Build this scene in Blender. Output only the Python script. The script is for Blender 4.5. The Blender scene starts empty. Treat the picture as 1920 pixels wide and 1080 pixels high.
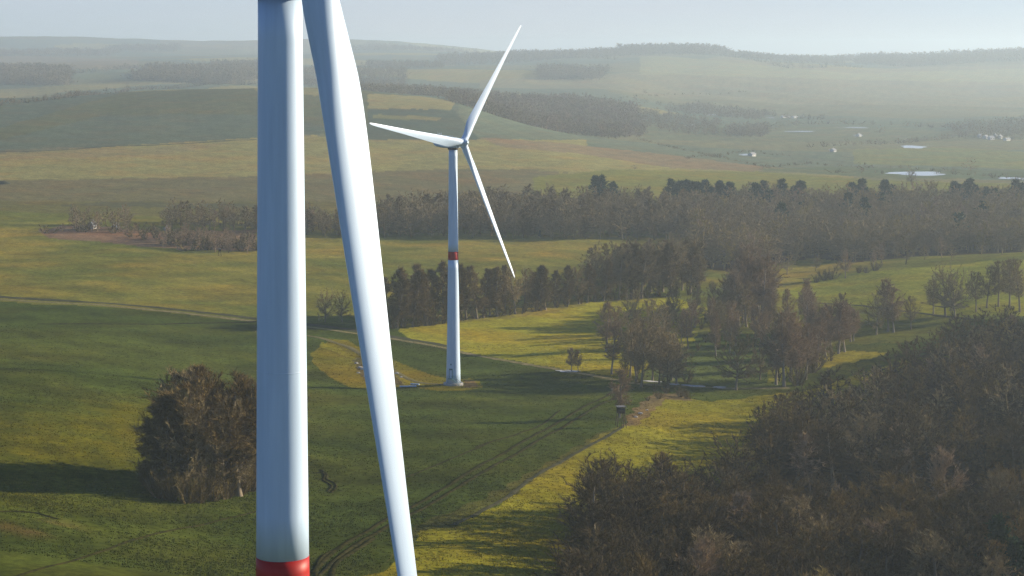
import bpy, math, random
import numpy as np
from mathutils import Matrix, Vector, Euler
R = math.radians
sc = bpy.context.scene
col = sc.collection

# ------------------------------------------------------------------ camera, sky, sun, exposure
F = 3733.3                 # focal length in photo pixels (70 mm on 36 mm)
HY = 100.0                 # photo row of the horizon
CAMZ = 110.0
CY = 246.0                 # photo row of the optical axis (the photo is a crop, so the lens is shifted)
PITCH = math.atan((CY - HY) / F)
cam = bpy.data.objects.new('camera', bpy.data.cameras.new('camera'))
col.objects.link(cam); sc.camera = cam
cam.data.lens = 70; cam.data.sensor_width = 36; cam.data.shift_y = -(540 - CY) / 1920
cam.data.clip_start = 1; cam.data.clip_end = 60000
cam.location = (0, 0, CAMZ); cam.rotation_euler = (R(90) - PITCH, 0, 0)

SUN_EL, SUN_AZ = 15.0, 70.0          # azimuth clockwise from +Y
w = bpy.data.worlds.new('World'); sc.world = w; w.use_nodes = True
nt = w.node_tree
sky = nt.nodes.new('ShaderNodeTexSky'); sky.sky_type = 'NISHITA'; sky.sun_disc = False
sky.sun_elevation = R(SUN_EL); sky.sun_rotation = R(SUN_AZ)
sky.air_density = 0.7; sky.dust_density = 0.0; sky.ozone_density = 5.0; sky.altitude = 300
# thin milky veil of high cloud low over the horizon, uneven
tcw = nt.nodes.new('ShaderNodeTexCoord'); sep = nt.nodes.new('ShaderNodeSeparateXYZ'); nt.links.new(tcw.outputs['Generated'], sep.inputs[0])
mpw = nt.nodes.new('ShaderNodeMapping'); mpw.inputs['Scale'].default_value = (3, 3, 22); nt.links.new(tcw.outputs['Generated'], mpw.inputs['Vector'])
cln = nt.nodes.new('ShaderNodeTexNoise'); cln.inputs['Scale'].default_value = 1.6; cln.inputs['Detail'].default_value = 5; nt.links.new(mpw.outputs[0], cln.inputs['Vector'])
vr = nt.nodes.new('ShaderNodeMapRange'); vr.inputs[1].default_value = 0; vr.inputs[2].default_value = .22; vr.inputs[3].default_value = .82; vr.inputs[4].default_value = .05
nt.links.new(sep.outputs['Z'], vr.inputs[0])
cr_ = nt.nodes.new('ShaderNodeMapRange'); cr_.inputs[1].default_value = .35; cr_.inputs[2].default_value = .7; cr_.inputs[3].default_value = .8; cr_.inputs[4].default_value = 1.1
nt.links.new(cln.outputs[0], cr_.inputs[0])
vm_ = nt.nodes.new('ShaderNodeMath'); vm_.operation = 'MULTIPLY'; vm_.use_clamp = True
nt.links.new(vr.outputs[0], vm_.inputs[0]); nt.links.new(cr_.outputs[0], vm_.inputs[1])
veil = nt.nodes.new('ShaderNodeMix'); veil.data_type = 'RGBA'; veil.inputs[7].default_value = (4.7, 4.75, 5.2, 1)
nt.links.new(vm_.outputs[0], veil.inputs[0]); nt.links.new(sky.outputs[0], veil.inputs[6]); nt.links.new(veil.outputs[2], nt.nodes['Background'].inputs[0])
nt.nodes['Background'].inputs[1].default_value = 0.075
sun = bpy.data.objects.new('sun', bpy.data.lights.new('sun', 'SUN'))
col.objects.link(sun)
sun.data.energy = 5.0; sun.data.angle = R(0.45); sun.data.color = (1.0, 0.85, 0.63)
sd = Vector((math.sin(R(SUN_AZ)) * math.cos(R(SUN_EL)), math.cos(R(SUN_AZ)) * math.cos(R(SUN_EL)), math.sin(R(SUN_EL))))
sun.rotation_euler = sd.to_track_quat('Z', 'Y').to_euler()
sc.view_settings.view_transform = 'Standard'; sc.view_settings.look = 'None'
sc.view_settings.exposure = 0.92; sc.view_settings.gamma = 1
sc.cycles.max_bounces = 6; sc.cycles.diffuse_bounces = 2; sc.cycles.glossy_bounces = 2
sc.cycles.volume_bounces = 3; sc.cycles.use_denoising = True; sc.cycles.denoising_prefilter = 'NONE'; sc.cycles.transparent_max_bounces = 4

rng = np.random.default_rng(7)
random.seed(7)

# ------------------------------------------------------------------ helpers
def tag(o, label=None, cat=None, group=None, kind=None):
    if label: o['label'] = label
    if cat: o['category'] = cat
    if group: o['group'] = group
    if kind: o['kind'] = kind
    return o

def empty(name, loc=(0, 0, 0), rz=0):
    o = bpy.data.objects.new(name, None); col.objects.link(o)
    o.location = loc; o.rotation_euler = (0, 0, rz); o.empty_display_size = 1
    return o

def link(name, me, parent=None):
    o = bpy.data.objects.new(name, me); col.objects.link(o)
    if parent: o.parent = parent
    return o

def mesh_tris(name, v, t, mat, smooth=False, colattr=None):
    me = bpy.data.meshes.new(name)
    v = np.asarray(v, np.float32); t = np.asarray(t, np.int32)
    me.vertices.add(len(v)); me.vertices.foreach_set('co', v.ravel())
    me.loops.add(t.size); me.loops.foreach_set('vertex_index', t.ravel())
    k = t.shape[1]
    me.polygons.add(len(t)); me.polygons.foreach_set('loop_start', np.arange(0, t.size, k, dtype=np.int32))
    me.polygons.foreach_set('use_smooth', np.full(len(t), smooth))
    for a, c in (colattr or {}).items():
        c = np.asarray(c, np.float32)
        if c.ndim == 1: c = np.stack([c, c, c], 1)
        c = np.concatenate([c, np.ones((len(c), 1), np.float32)], 1)
        at = me.color_attributes.new(a, 'FLOAT_COLOR', 'POINT'); at.data.foreach_set('color', c.ravel())
    me.update(calc_edges=True)
    if mat: me.materials.append(mat)
    return me

class MB:
    """collects shapes, links them as one mesh"""
    def __init__(s): s.v = []; s.f = []
    def add(s, vs, fs):
        b = len(s.v); s.v += [tuple(p) for p in vs]; s.f += [tuple(i + b for i in f) for f in fs]; return s
    def box(s, c, d, rz=0, top=1.0):
        x, y, z = d[0] / 2, d[1] / 2, d[2] / 2; ca, sa = math.cos(rz), math.sin(rz); vs = []
        for k in (-1, 1):
            q = top if k > 0 else 1
            for i, j in ((-1, -1), (1, -1), (1, 1), (-1, 1)):
                a, b = i * x * q, j * y * q
                vs.append((c[0] + a * ca - b * sa, c[1] + a * sa + b * ca, c[2] + k * z))
        return s.add(vs, [(3, 2, 1, 0), (4, 5, 6, 7), (0, 1, 5, 4), (1, 2, 6, 5), (2, 3, 7, 6), (3, 0, 4, 7)])
    def lathe(s, prof, n=48, axis='z', o=(0, 0, 0), cap=True):
        vs = []
        for (r, h) in prof:
            for i in range(n):
                a = 2 * math.pi * i / n; p = (r * math.cos(a), r * math.sin(a), h)
                if axis == 'y': p = (p[0], h, p[1])
                if axis == 'x': p = (h, p[0], p[1])
                vs.append((p[0] + o[0], p[1] + o[1], p[2] + o[2]))
        fs = []
        for j in range(len(prof) - 1):
            for i in range(n):
                a, b = j * n + i, j * n + (i + 1) % n; q = (a, b, b + n, a + n)
                fs.append(q[::-1] if axis == 'y' else q)
        if cap:
            fs.append(tuple(range(n))[::-1]); fs.append(tuple((len(prof) - 1) * n + i for i in range(n)))
        return s.add(vs, fs)
    def bar(s, a, b, r, n=6):
        a, b = Vector(a), Vector(b); d = (b - a).normalized()
        u = d.orthogonal().normalized(); v = d.cross(u); vs = []
        for p in (a, b):
            for i in range(n):
                t = 2 * math.pi * i / n; vs.append(p + r * (u * math.cos(t) + v * math.sin(t)))
        fs = [(i, (i + 1) % n, n + (i + 1) % n, n + i) for i in range(n)]
        fs += [tuple(range(n))[::-1], tuple(range(n, 2 * n))]
        return s.add(vs, fs)
    def build(s, name, mat, parent=None, smooth=False, bevel=0):
        me = bpy.data.meshes.new(name); me.from_pydata(s.v, [], s.f); me.update()
        me.materials.append(mat)
        if smooth:
            me.polygons.foreach_set('use_smooth', [len(p.vertices) == 4 for p in me.polygons])
            me.update()
        o = link(name, me, parent)
        if bevel:
            m = o.modifiers.new('bevel', 'BEVEL'); m.width = bevel; m.segments = 3; m.limit_method = 'ANGLE'
        return o

# ------------------------------------------------------------------ materials
def mat(name, c=(.5, .5, .5), rough=.8, metal=0, spec=.3):
    m = bpy.data.materials.new(name); m.use_nodes = True
    b = m.node_tree.nodes['Principled BSDF']
    b.inputs['Base Color'].default_value = (*c, 1); b.inputs['Roughness'].default_value = rough
    b.inputs['Metallic'].default_value = metal; b.inputs['Specular IOR Level'].default_value = spec
    return m, m.node_tree, b

def noise_mat(name, c1, c2, scale=1.0, rough=.85, detail=4, spec=.2, coords='Object', bump=0, lo=.35, hi=.65):
    m, t, b = mat(name, c1, rough, 0, spec)
    tc = t.nodes.new('ShaderNodeTexCoord'); nz = t.nodes.new('ShaderNodeTexNoise')
    nz.inputs['Scale'].default_value = scale; nz.inputs['Detail'].default_value = detail
    t.links.new(tc.outputs[coords], nz.inputs['Vector'])
    mr = t.nodes.new('ShaderNodeMapRange'); mr.inputs[1].default_value = lo; mr.inputs[2].default_value = hi
    t.links.new(nz.outputs[0], mr.inputs[0])
    mx = t.nodes.new('ShaderNodeMix'); mx.data_type = 'RGBA'
    mx.inputs[6].default_value = (*c1, 1); mx.inputs[7].default_value = (*c2, 1)
    t.links.new(mr.outputs[0], mx.inputs[0]); t.links.new(mx.outputs[2], b.inputs['Base Color'])
    if bump:
        bp = t.nodes.new('ShaderNodeBump'); bp.inputs['Strength'].default_value = bump; bp.inputs['Distance'].default_value = .3
        t.links.new(nz.outputs[0], bp.inputs['Height']); t.links.new(bp.outputs[0], b.inputs['Normal'])
    return m

def paint_mat():
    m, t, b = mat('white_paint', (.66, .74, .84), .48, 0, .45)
    b.inputs['Coat Weight'].default_value = .25; b.inputs['Coat Roughness'].default_value = .4
    tc = t.nodes.new('ShaderNodeTexCoord'); mp = t.nodes.new('ShaderNodeMapping')
    mp.inputs['Scale'].default_value = (1.2, 1.2, .07)
    nz = t.nodes.new('ShaderNodeTexNoise'); nz.inputs['Scale'].default_value = 2; nz.inputs['Detail'].default_value = 6
    t.links.new(tc.outputs['Object'], mp.inputs['Vector']); t.links.new(mp.outputs[0], nz.inputs['Vector'])
    mr = t.nodes.new('ShaderNodeMapRange'); mr.inputs[1].default_value = .3; mr.inputs[2].default_value = .75
    mr.inputs[3].default_value = 0; mr.inputs[4].default_value = 1
    t.links.new(nz.outputs[0], mr.inputs[0])
    mx = t.nodes.new('ShaderNodeMix'); mx.data_type = 'RGBA'
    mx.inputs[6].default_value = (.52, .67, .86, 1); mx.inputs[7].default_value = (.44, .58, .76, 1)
    t.links.new(mr.outputs[0], mx.inputs[0]); t.links.new(mx.outputs[2], b.inputs['Base Color'])
    return m

def attr_mat(name, c1, c2, rough=.9, trans=0.0):
    """bark or twigs: colour runs c1..c2 with the 'tint' attribute and the object's own random value"""
    m, t, b = mat(name, c1, rough, 0, 0)
    at = t.nodes.new('ShaderNodeAttribute'); at.attribute_name = 'tint'
    oi = t.nodes.new('ShaderNodeObjectInfo')
    ad = t.nodes.new('ShaderNodeMath'); ad.operation = 'MULTIPLY_ADD'; ad.inputs[1].default_value = .55
    t.links.new(at.outputs['Fac'], ad.inputs[0])
    ml = t.nodes.new('ShaderNodeMath'); ml.operation = 'MULTIPLY'; ml.inputs[1].default_value = .45
    t.links.new(oi.outputs['Random'], ml.inputs[0]); t.links.new(ml.outputs[0], ad.inputs[2])
    mx = t.nodes.new('ShaderNodeMix'); mx.data_type = 'RGBA'
    mx.inputs[6].default_value = (*c1, 1); mx.inputs[7].default_value = (*c2, 1)
    t.links.new(ad.outputs[0], mx.inputs[0]); t.links.new(mx.outputs[2], b.inputs['Base Color'])
    return m

M = {}
M['paint'] = paint_mat()
M['red'] = noise_mat('red_paint', (.40, .008, .007), (.32, .008, .007), .6, .5, spec=.3)
M['grey_metal'] = noise_mat('grey_metal', (.30, .33, .36), (.22, .25, .28), 3, .5)
M['teal_door'] = noise_mat('teal_door', (.03, .12, .17), (.04, .15, .2), 3, .5)
M['concrete'] = noise_mat('concrete', (.42, .41, .38), (.30, .29, .27), 2, .9, bump=.3)
M['dark_gap'] = noise_mat('dark_shadow_gap', (.03, .035, .04), (.04, .045, .05), 3, .7)
M['lamp_red'] = noise_mat('lamp_glass', (.5, .04, .03), (.4, .03, .03), 3, .2)
M['track'] = noise_mat('dirt_track', (.20, .17, .08), (.13, .12, .05), .7, .95, spec=0, bump=.4)
M['gravel_track'] = noise_mat('gravel_track', (.27, .22, .11), (.14, .13, .05), .5, .95, spec=0, bump=.4)
M['rut_and_shadow'] = noise_mat('tyre_rut', (.014, .016, .005), (.05, .045, .014), .8, .95, spec=0, bump=.5)  # shared by the real ruts and the painted shadow line
M['ditch'] = noise_mat('ditch_bank', (.09, .085, .05), (.045, .05, .03), .3, .95, spec=0, bump=.5)
M['rough_grass'] = noise_mat('rough_dry_grass', (.22, .17, .09), (.12, .12, .04), .35, .95, spec=0, bump=.5)
M['wood'] = noise_mat('weathered_wood', (.10, .07, .045), (.05, .04, .03), 3, .9)
M['roof_felt'] = noise_mat('roofing_felt', (.20, .20, .20), (.14, .14, .14), 4, .8)
M['white_wall'] = noise_mat('white_render', (.62, .62, .60), (.5, .5, .48), .6, .9)
M['tiles'] = noise_mat('roof_tiles', (.30, .12, .08), (.2, .1, .08), .8, .85)
M['grey_roof'] = noise_mat('grey_roof_sheet', (.34, .35, .37), (.26, .27, .29), .8, .8)
M['window'] = noise_mat('window_glass', (.03, .04, .05), (.05, .06, .07), 1, .15, spec=.6)
M['snow'] = noise_mat('old_snow', (.66, .68, .70), (.40, .42, .43), .8, .8)
M['stone'] = noise_mat('field_stone', (.5, .48, .45), (.3, .29, .27), 1.5, .9)

M['bark'] = attr_mat('bark', (.15, .125, .09), (.32, .27, .19))
M['bark_pale'] = attr_mat('pale_bark', (.19, .165, .13), (.33, .29, .24))
M['twig_brown'] = attr_mat('brown_twigs', (.145, .115, .060), (.38, .30, .155))
M['twig_dark'] = attr_mat('dark_twigs', (.045, .037, .023), (.170, .128, .062))
M['twig_umber'] = attr_mat('umber_twigs', (.085, .062, .026), (.28, .20, .075))
M['twig_red'] = attr_mat('reddish_twigs', (.19, .135, .080), (.38, .285, .175))
M['twig_alder'] = attr_mat('alder_twigs', (.10, .078, .036), (.26, .19, .080))
M['twig_gold'] = attr_mat('golden_twigs', (.19, .15, .050), (.40, .31, .11))
M['needles'] = attr_mat('pine_needles', (.018, .042, .018), (.045, .075, .030))
M['scrub'] = attr_mat('scrub_twigs', (.085, .068, .030), (.22, .17, .07))

def water_mat():
    m, t, b = mat('water', (.55, .58, .60), .22, 0, .8)
    nz = t.nodes.new('ShaderNodeTexNoise'); nz.inputs['Scale'].default_value = .8
    tc = t.nodes.new('ShaderNodeTexCoord'); t.links.new(tc.outputs['Object'], nz.inputs['Vector'])
    bp = t.nodes.new('ShaderNodeBump'); bp.inputs['Strength'].default_value = .12; bp.inputs['Distance'].default_value = .05
    t.links.new(nz.outputs[0], bp.inputs['Height']); t.links.new(bp.outputs[0], b.inputs['Normal'])
    return m
M['water'] = water_mat()

# ------------------------------------------------------------------ terrain height
COLX = np.array([-900, 0, 480, 700, 850, 1000, 1150, 1300, 1500, 1700, 1920, 2700], float)
ROWS = [
 # D      -900   0  480  700  850 1000 1150 1300 1500 1700 1920 2700
 (130,   [36,  35,  33,  31,  29,  26,  22,  18,  13,   9,   8,   8]),
 (250,   [31,  29,  25,  23,  22,  20,  16,  11,   8,   6,   5,   5]),
 (350,   [27,  25,  19,  18,  17,  15,  11,   7,   4,   3,   3,   4]),
 (430,   [23,  19,  13,  12,  12,  11,   9,   5,   3,   2,   2,   4]),
 (520,   [22,  18,  10,   8,   8,   7,   6,   3,   1,   1,   2,   4]),
 (600,   [19,  14,   6,   3,   3,   3,   3,   1,   0,   0,   2,   4]),
 (664,   [14,   9,   2,   0,   0,  -1,  -1,  -2,  -2,  -1,   1,   4]),
 (820,   [10,   6,   2,   0,  -1,  -2,  -3,  -3,  -3,   0,   4,   7]),
 (1000,  [12,   8,   4,   2,   1,   0,  -1,  -3,  -3,   2,   6,   9]),
 (1180,  [14,  10,   5,   3,   2,   1,   0,  -3,  -6,  -5,  -4,   2]),
 (1400,  [18,  14,   9,   6,   4,   3,   1,  -2,  -4,  -4,  -4,   0]),
 (1700,  [28,  25,  20,  16,  14,  10,   5,   1,  -2,  -3,  -4,  -2]),
 (2100,  [44,  40,  37,  32,  27,  20,   9,   0,  -6,  -8,  -8,  -6]),
 (2450,  [56,  48,  55,  50,  42,  18,   2,  -6,  -9, -10, -10,  -8]),
 (2700,  [60,  48,  62,  56,  44,  10,  -2,  -8, -10, -11, -11,  -8]),
 (3200,  [40,  34,  48,  44,  38,  20,   8,  -6, -11, -12, -12,  -8]),
 (4000,  [44,  38,  40,  38,  36,  32,  26,   4,  -8, -10, -10,  -6]),
 (5000,  [66,  62,  66,  62,  58,  54,  50,  36,  24,  14,   8,   6]),
 (6000,  [78,  74,  80,  76,  74,  76,  80,  76,  62,  48,  44,  44]),
 (7200,  [92,  88,  96,  96,  97, 102, 108, 113,  86,  84, 100,  96]),
 (8500,  [112, 108, 118, 120, 106, 98,  98, 100,  72,  92,  98,  96]),
 (10500, [170, 178, 176, 168, 132, 98,  96,  94,  84,  88,  90,  92]),
 (14500, [110, 110, 108, 108, 100, 96,  96,  96, 100,  94,  92,  92]),
]
def pchip(x, y, xi):
    x = np.asarray(x, float); y = np.asarray(y, float)
    h = np.diff(x); d = np.diff(y, axis=0) / h.reshape(-1, *([1] * (y.ndim - 1)))
    m = np.zeros_like(y)
    hh = h.reshape(-1, *([1] * (y.ndim - 1)))
    w1 = 2 * hh[1:] + hh[:-1]; w2 = hh[1:] + 2 * hh[:-1]
    ok = (d[1:] * d[:-1]) > 0
    with np.errstate(divide='ignore', invalid='ignore'):
        mm = (w1 + w2) / (w1 / d[:-1] + w2 / d[1:])
    lin = (d[1:] + d[:-1]) / 2
    m[1:-1] = np.where(ok, mm, 0) * .6 + lin * .4
    m[0] = d[0]; m[-1] = d[-1]
    k = np.clip(np.searchsorted(x, xi) - 1, 0, len(x) - 2); t = (xi - x[k]) / h[k]
    t = t.reshape(-1, *([1] * (y.ndim - 1))); hk = h[k].reshape(t.shape)
    return (2*t**3 - 3*t**2 + 1) * y[k] + (t**3 - 2*t**2 + t) * hk * m[k] + (-2*t**3 + 3*t**2) * y[k+1] + (t**3 - t**2) * hk * m[k+1]
LN0, LN1 = math.log(130), math.log(14500)
NL, NP = 900, 500
_ld = np.linspace(LN0, LN1, NL); _px = np.linspace(-900, 2700, NP)
_a = pchip(np.log([r[0] for r in ROWS]), np.array([r[1] for r in ROWS], float), _ld)      # NL x cols
ZG = pchip(COLX, _a.T, _px).T                                                             # NL x NP
_sc = {}
def sines(X, Y, lam, seed, n=7):
    if (lam, seed, n) not in _sc:
        r = np.random.default_rng(seed); L_ = []
        for i in range(n):
            a = r.uniform(0, 2 * math.pi); l = lam * r.uniform(.6, 1.6); p = r.uniform(0, 6.28)
            L_.append((math.cos(a) * 2 * math.pi / l, math.sin(a) * 2 * math.pi / l, p))
        _sc[(lam, seed, n)] = L_
    o = 0
    for a, b, p in _sc[(lam, seed, n)]: o = o + np.sin(X * a + Y * b + p)
    return o / math.sqrt(n)
def height(X, Y):
    X = np.asarray(X, float); Y = np.asarray(Y, float)
    Yc = np.clip(Y, 130, 14499)
    px = np.clip(960 + F * X / np.maximum(Yc, 60), -899, 2699)
    a = (np.log(Yc) - LN0) / (LN1 - LN0) * (NL - 1); b = (px + 900) / 3600 * (NP - 1)
    i = a.astype(int); j = b.astype(int); i = np.minimum(i, NL - 2); j = np.minimum(j, NP - 2); fa = a - i; fb = b - j
    z = (ZG[i, j] * (1 - fa) + ZG[i+1, j] * fa) * (1 - fb) + (ZG[i, j+1] * (1 - fa) + ZG[i+1, j+1] * fa) * fb
    s = np.clip((Yc - 900) / 3000, 0, 1)
    z = z + .35 * sines(X, Y, 70, 1) + .10 * sines(X, Y, 22, 2) + s * 1.6 * sines(X, Y, 330, 3) + s * s * 5.0 * sines(X, Y, 1100, 4) + np.clip((Yc - 6500) / 4000, 0, 1) * 11 * sines(X, Y, 2300, 5)
    return z
def h1(x, y): return float(height(np.array([x]), np.array([y]))[0])
_ys = np.exp(np.linspace(math.log(180), math.log(14000), 3500))
def at_px(px, D):
    x = (px - 960) / F * D; return x, D, h1(x, D)
def hit(px, py, d0=180):
    """where the line of sight through a photo pixel first meets the ground"""
    # exact ray through the pitched camera
    cx, cy = (px - 960) / F, (CY - py) / F
    dy = math.cos(PITCH) + cy * math.sin(PITCH); dz = -math.sin(PITCH) + cy * math.cos(PITCH)
    ys = _ys[_ys > d0]; xs = cx / dy * ys; zs = CAMZ + dz / dy * ys
    g = height(xs, ys) - zs
    k = np.argmax(g > 0)
    if g[k] <= 0: k = len(ys) - 1
    return float(xs[k]), float(ys[k]), float(height(xs[k:k+1], ys[k:k+1])[0])
def project(X, Y, Z):
    c, s = math.cos(PITCH), math.sin(PITCH); z = Z - CAMZ
    f = Y * c - z * s; u = Y * s + z * c
    f = np.where(f > 1, f, 1)
    return 960 + F * X / f, CY - F * u / f

# ------------------------------------------------------------------ terrain sheet
def build_terrain():
    rows = [-3500, -2000, -1000, -500, -200, 0, 80, 130, 170, 200, 225, 245, 260, 275]
    y = 285.0
    while y < 14450:
        rows.append(y)
        d1 = 2.0 * y * y / (F * 105)          # about two photo pixels of flat ground
        y += max(.55, min(d1, .0075 * y))
    rows.append(14450)
    Ys = np.array(rows)
    t = np.concatenate([-np.geomspace(14000, 1.02, 40), np.linspace(-1, 1, 861), np.geomspace(1.02, 14000, 40)])
    Wd = .285 * np.maximum(Ys, 260)
    inner = np.abs(t) <= 1
    # outside the view the columns spread evenly out to 13 km
    k = np.linspace(0, 1, 41)[1:] ** 2.2
    X = np.zeros((len(Ys), len(t)))
    X[:, inner] = Wd[:, None] * t[inner][None]
    X[:, t > 1] = Wd[:, None] + k[None] * (13000 - Wd[:, None])
    X[:, t < -1] = -(Wd[:, None] + k[::-1][None] * (13000 - Wd[:, None]))
    Y = np.repeat(Ys[:, None], len(t), 1)
    Z = height(X, Y)
    n, m = X.shape
    idx = np.arange(n * m).reshape(n, m)
    q = np.stack([idx[:-1, :-1], idx[:-1, 1:], idx[1:, 1:], idx[1:, :-1]], -1).reshape(-1, 4)
    V = np.stack([X, Y, Z], -1).reshape(-1, 3)
    return V, q

def inpoly(px, py, poly):
    c = np.zeros(px.shape, bool); n = len(poly)
    for i in range(n):
        x0, y0 = poly[i]; x1, y1 = poly[(i + 1) % n]
        if y0 == y1: continue
        k = ((y0 > py) != (y1 > py)) & (px < (x1 - x0) * (py - y0) / (y1 - y0) + x0)
        c ^= k
    return c

def lut(x, pts): return np.interp(x, [p[0] for p in pts], [p[1] for p in pts])

CROP = (.058, .080, .013); CROP2 = (.080, .095, .024); MEADOW = (.265, .250, .020); OLIVE = (.118, .112, .024)
KHAKI = (.240, .220, .072); BROWN = (.145, .130, .055); TEAL = (.098, .122, .076); STRAW = (.245, .225, .085); PINK = (.215, .165, .085)
FARG = (.160, .162, .078)
def paint(V):
    X, Y, Z = V[:, 0], V[:, 1], V[:, 2]
    px, py = project(X, Y, Z)
    n1 = sines(X, Y, 14, 11); n2 = sines(X, Y, 45, 12); n3 = sines(X, Y, 400, 13); n4 = sines(X, Y, 160, 14)
    jx = n1 * 2.5 * np.clip(600 / np.maximum(Y, 200), .1, 1.4)
    qx, qy = px + jx, py + .6 * jx
    C = np.tile(np.array(CROP), (len(V), 1))
    def fill(poly, c, d0=0, d1=1e9, a=1.0):
        k = inpoly(qx, qy, poly) & (Y >= d0) & (Y <= d1)
        C[k] = C[k] * (1 - a) + np.array(c) * a
    def band(top, bot, c, x0=-2000, x1=4000, d0=0, d1=1e9, a=1.0):
        k = (qx > x0) & (qx < x1) & (qy > lut(qx, top)) & (qy < lut(qx, bot)) & (Y >= d0) & (Y <= d1)
        C[k] = C[k] * (1 - a) + np.array(c) * a
    # far country: patchwork of strips
    far = Y > 1250
    patch = np.sin(X / 260 + 1.3 * np.sin(Y / 900)) + np.sin(Y / 210 + X / 700)
    base = np.where((patch > .5)[:, None], np.array(FARG), np.where((patch < -.8)[:, None], np.array(KHAKI), np.array(TEAL) * 1.25))
    C[far] = base[far]
    # stubble and pale strips beyond the left hill
    band([(-900, 134), (0, 168), (120, 160), (300, 148), (480, 142)], [(-900, 165), (0, 186), (130, 172), (300, 158), (480, 152)], STRAW, -900, 560, 2750, 5200, .8)
    band([(-900, 120), (200, 132), (300, 126), (480, 130)], [(-900, 134), (200, 150), (480, 142)], (.12, .15, .08), -900, 560, 2750, 5600, .8)
    band([(-900, 100), (100, 106), (250, 112)], [(-900, 125), (260, 130)], PINK, -900, 260, 4000, 8800, .7)
    band([(300, 60), (480, 60)], [(300, 92), (480, 92)], PINK, 300, 600, 7000, 13000, .6)
    # left hill
    band([(-2000, 100), (4000, 100)], [(0, 290), (480, 258), (580, 252), (4000, 252)], TEAL, -2000, 860, 1650, 2780)  # darker green: field colour with the slope's grazing shade painted in
    band([(0, 240), (240, 170), (480, 155), (700, 160)], [(0, 262), (200, 215), (480, 215), (700, 250)], OLIVE, -900, 700, 1700, 2780, .45)
    band([(-900, 290), (0, 288), (480, 258), (580, 254), (730, 262)], [(-900, 345), (0, 338), (480, 330), (860, 318)], KHAKI, -2000, 690, 1300, 2600)
    band([(690, 262), (860, 262), (950, 262)], [(690, 330), (860, 318), (1100, 318)], KHAKI, 690, 1100, 1300, 2700)
    band([(-2000, 338), (0, 338), (480, 330), (860, 316), (1000, 318), (1250, 345)], [(-2000, 480), (4000, 480)], BROWN, -2000, 1300, 1200, 2100)
    band([(-2000, 372), (480, 378), (1300, 380)], [(-2000, 480), (4000, 480)], OLIVE, -2000, 1300, 1100, 1700, .7)
    fill([(690, 176), (858, 184), (845, 206), (690, 203)], STRAW, 2000, 2900)
    fill([(690, 203), (850, 206), (900, 262), (690, 262)], (.075, .10, .065), 1600, 2900)
    fill([(700, 214), (830, 220), (820, 226), (700, 222)], KHAKI, 1600, 2900, .6)
    fill([(470, 160), (600, 166), (600, 180), (480, 170)], STRAW, 2200, 2900, .7)
    fill([(0, 282), (120, 276), (260, 278), (440, 268), (300, 292), (0, 300)], PINK, 1300, 2400, .4)
    fill([(110, 385), (240, 388), (480, 392), (480, 382), (200, 378)], (.07, .075, .045), 1100, 1700, .6)
    # centre to the right, beyond the woods
    fill([(900, 258), (1050, 268), (1250, 290), (1430, 312), (1430, 322), (1260, 315), (1100, 290), (940, 275)], PINK, 1500, 3200, .9)
    fill([(860, 275), (1100, 290), (1260, 315), (1420, 322), (1600, 330), (1600, 345), (1250, 345), (1000, 318), (860, 316)], KHAKI, 1300, 3000)
    fill([(1150, 318), (1420, 322), (1650, 338), (1920, 345), (2300, 350), (2300, 420), (1000, 420), (1000, 332)], (.165, .170, .028), 1200, 2400, .9)
    fill([(1420, 318), (1560, 312), (1800, 318), (1920, 322), (2200, 330), (2200, 338), (1650, 334)], (.10, .13, .06), 1500, 3000, .8)
    fill([(1600, 280), (1780, 276), (1920, 285), (2200, 290), (2200, 318), (1920, 318), (1780, 312), (1600, 308)], (.17, .19, .06), 1800, 3600, .8)
    fill([(1180, 235), (1700, 228), (1920, 240), (1920, 262), (1560, 268), (1200, 262)], (.10, .125, .06), 2600, 4600, .5)
    band([(900, 150), (1200, 135), (1350, 105), (1600, 130), (1920, 120)], [(900, 170), (1300, 190), (1600, 205), (1920, 235)], (.22, .21, .11), 900, 2300, 4300, 7100, .8)
    band([(1250, 105), (1600, 138), (1920, 128)], [(1250, 140), (1600, 150), (1920, 155)], (.26, .27, .12), 1200, 2300, 4800, 7100, .8)
    # nearer ground
    mid = (Y > 800) & (Y < 1240)
    C[mid] = np.where((n4[mid] > .6)[:, None], np.array(KHAKI) * .9, np.array((.12, .12, .022)))
    tmix = np.clip(n4 * .5 + n2 * .25 + .4, 0, 1)[:, None]
    C[mid] = (np.array((.215, .190, .032)) * tmix + np.array((.125, .140, .024)) * (1 - tmix))[mid]
    # track line dividing crop from the field beyond
    k = (Y < 1240) & (Y > 560) & (qy > lut(qx, [(-900, 530), (0, 566), (240, 578), (480, 604), (700, 634), (860, 664), (1000, 690), (1210, 724), (1500, 736)]))
    C[k] = np.array(CROP)
    k = (Y < 640) & (Y > 0)
    C[k] = np.array(CROP)
    tm = np.clip(n2 * .6 + n4 * .4, -1, 1)[:, None]
    near = (Y < 820) & (C[:, 2] == CROP[2])
    C[near] = (C * (1 + .22 * tm) + np.clip(n4, 0, 1)[:, None] * np.array((.012, .006, 0)))[near]
    # yellow grass left of the grove
    g = np.exp(-(((px - 130) / 230) ** 2 + ((py - 825) / 60) ** 2)) + .8 * np.exp(-(((px - 250) / 60) ** 2 + ((py - 775) / 22) ** 2)) + .5 * np.exp(-(((px - 60) / 160) ** 2 + ((py - 900) / 60) ** 2))
    g = np.clip(g * (.9 + .25 * n1), 0, 1) * (Y < 800)
    C[:] = C * (1 - .75 * g[:, None]) + np.array((.125, .112, .006)) * .75 * g[:, None]
    g = np.exp(-(((px - 60) / 70) ** 2 + ((py - 990) / 14) ** 2)) * np.clip(.4 + n1, 0, 1) * (Y < 800)
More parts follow.
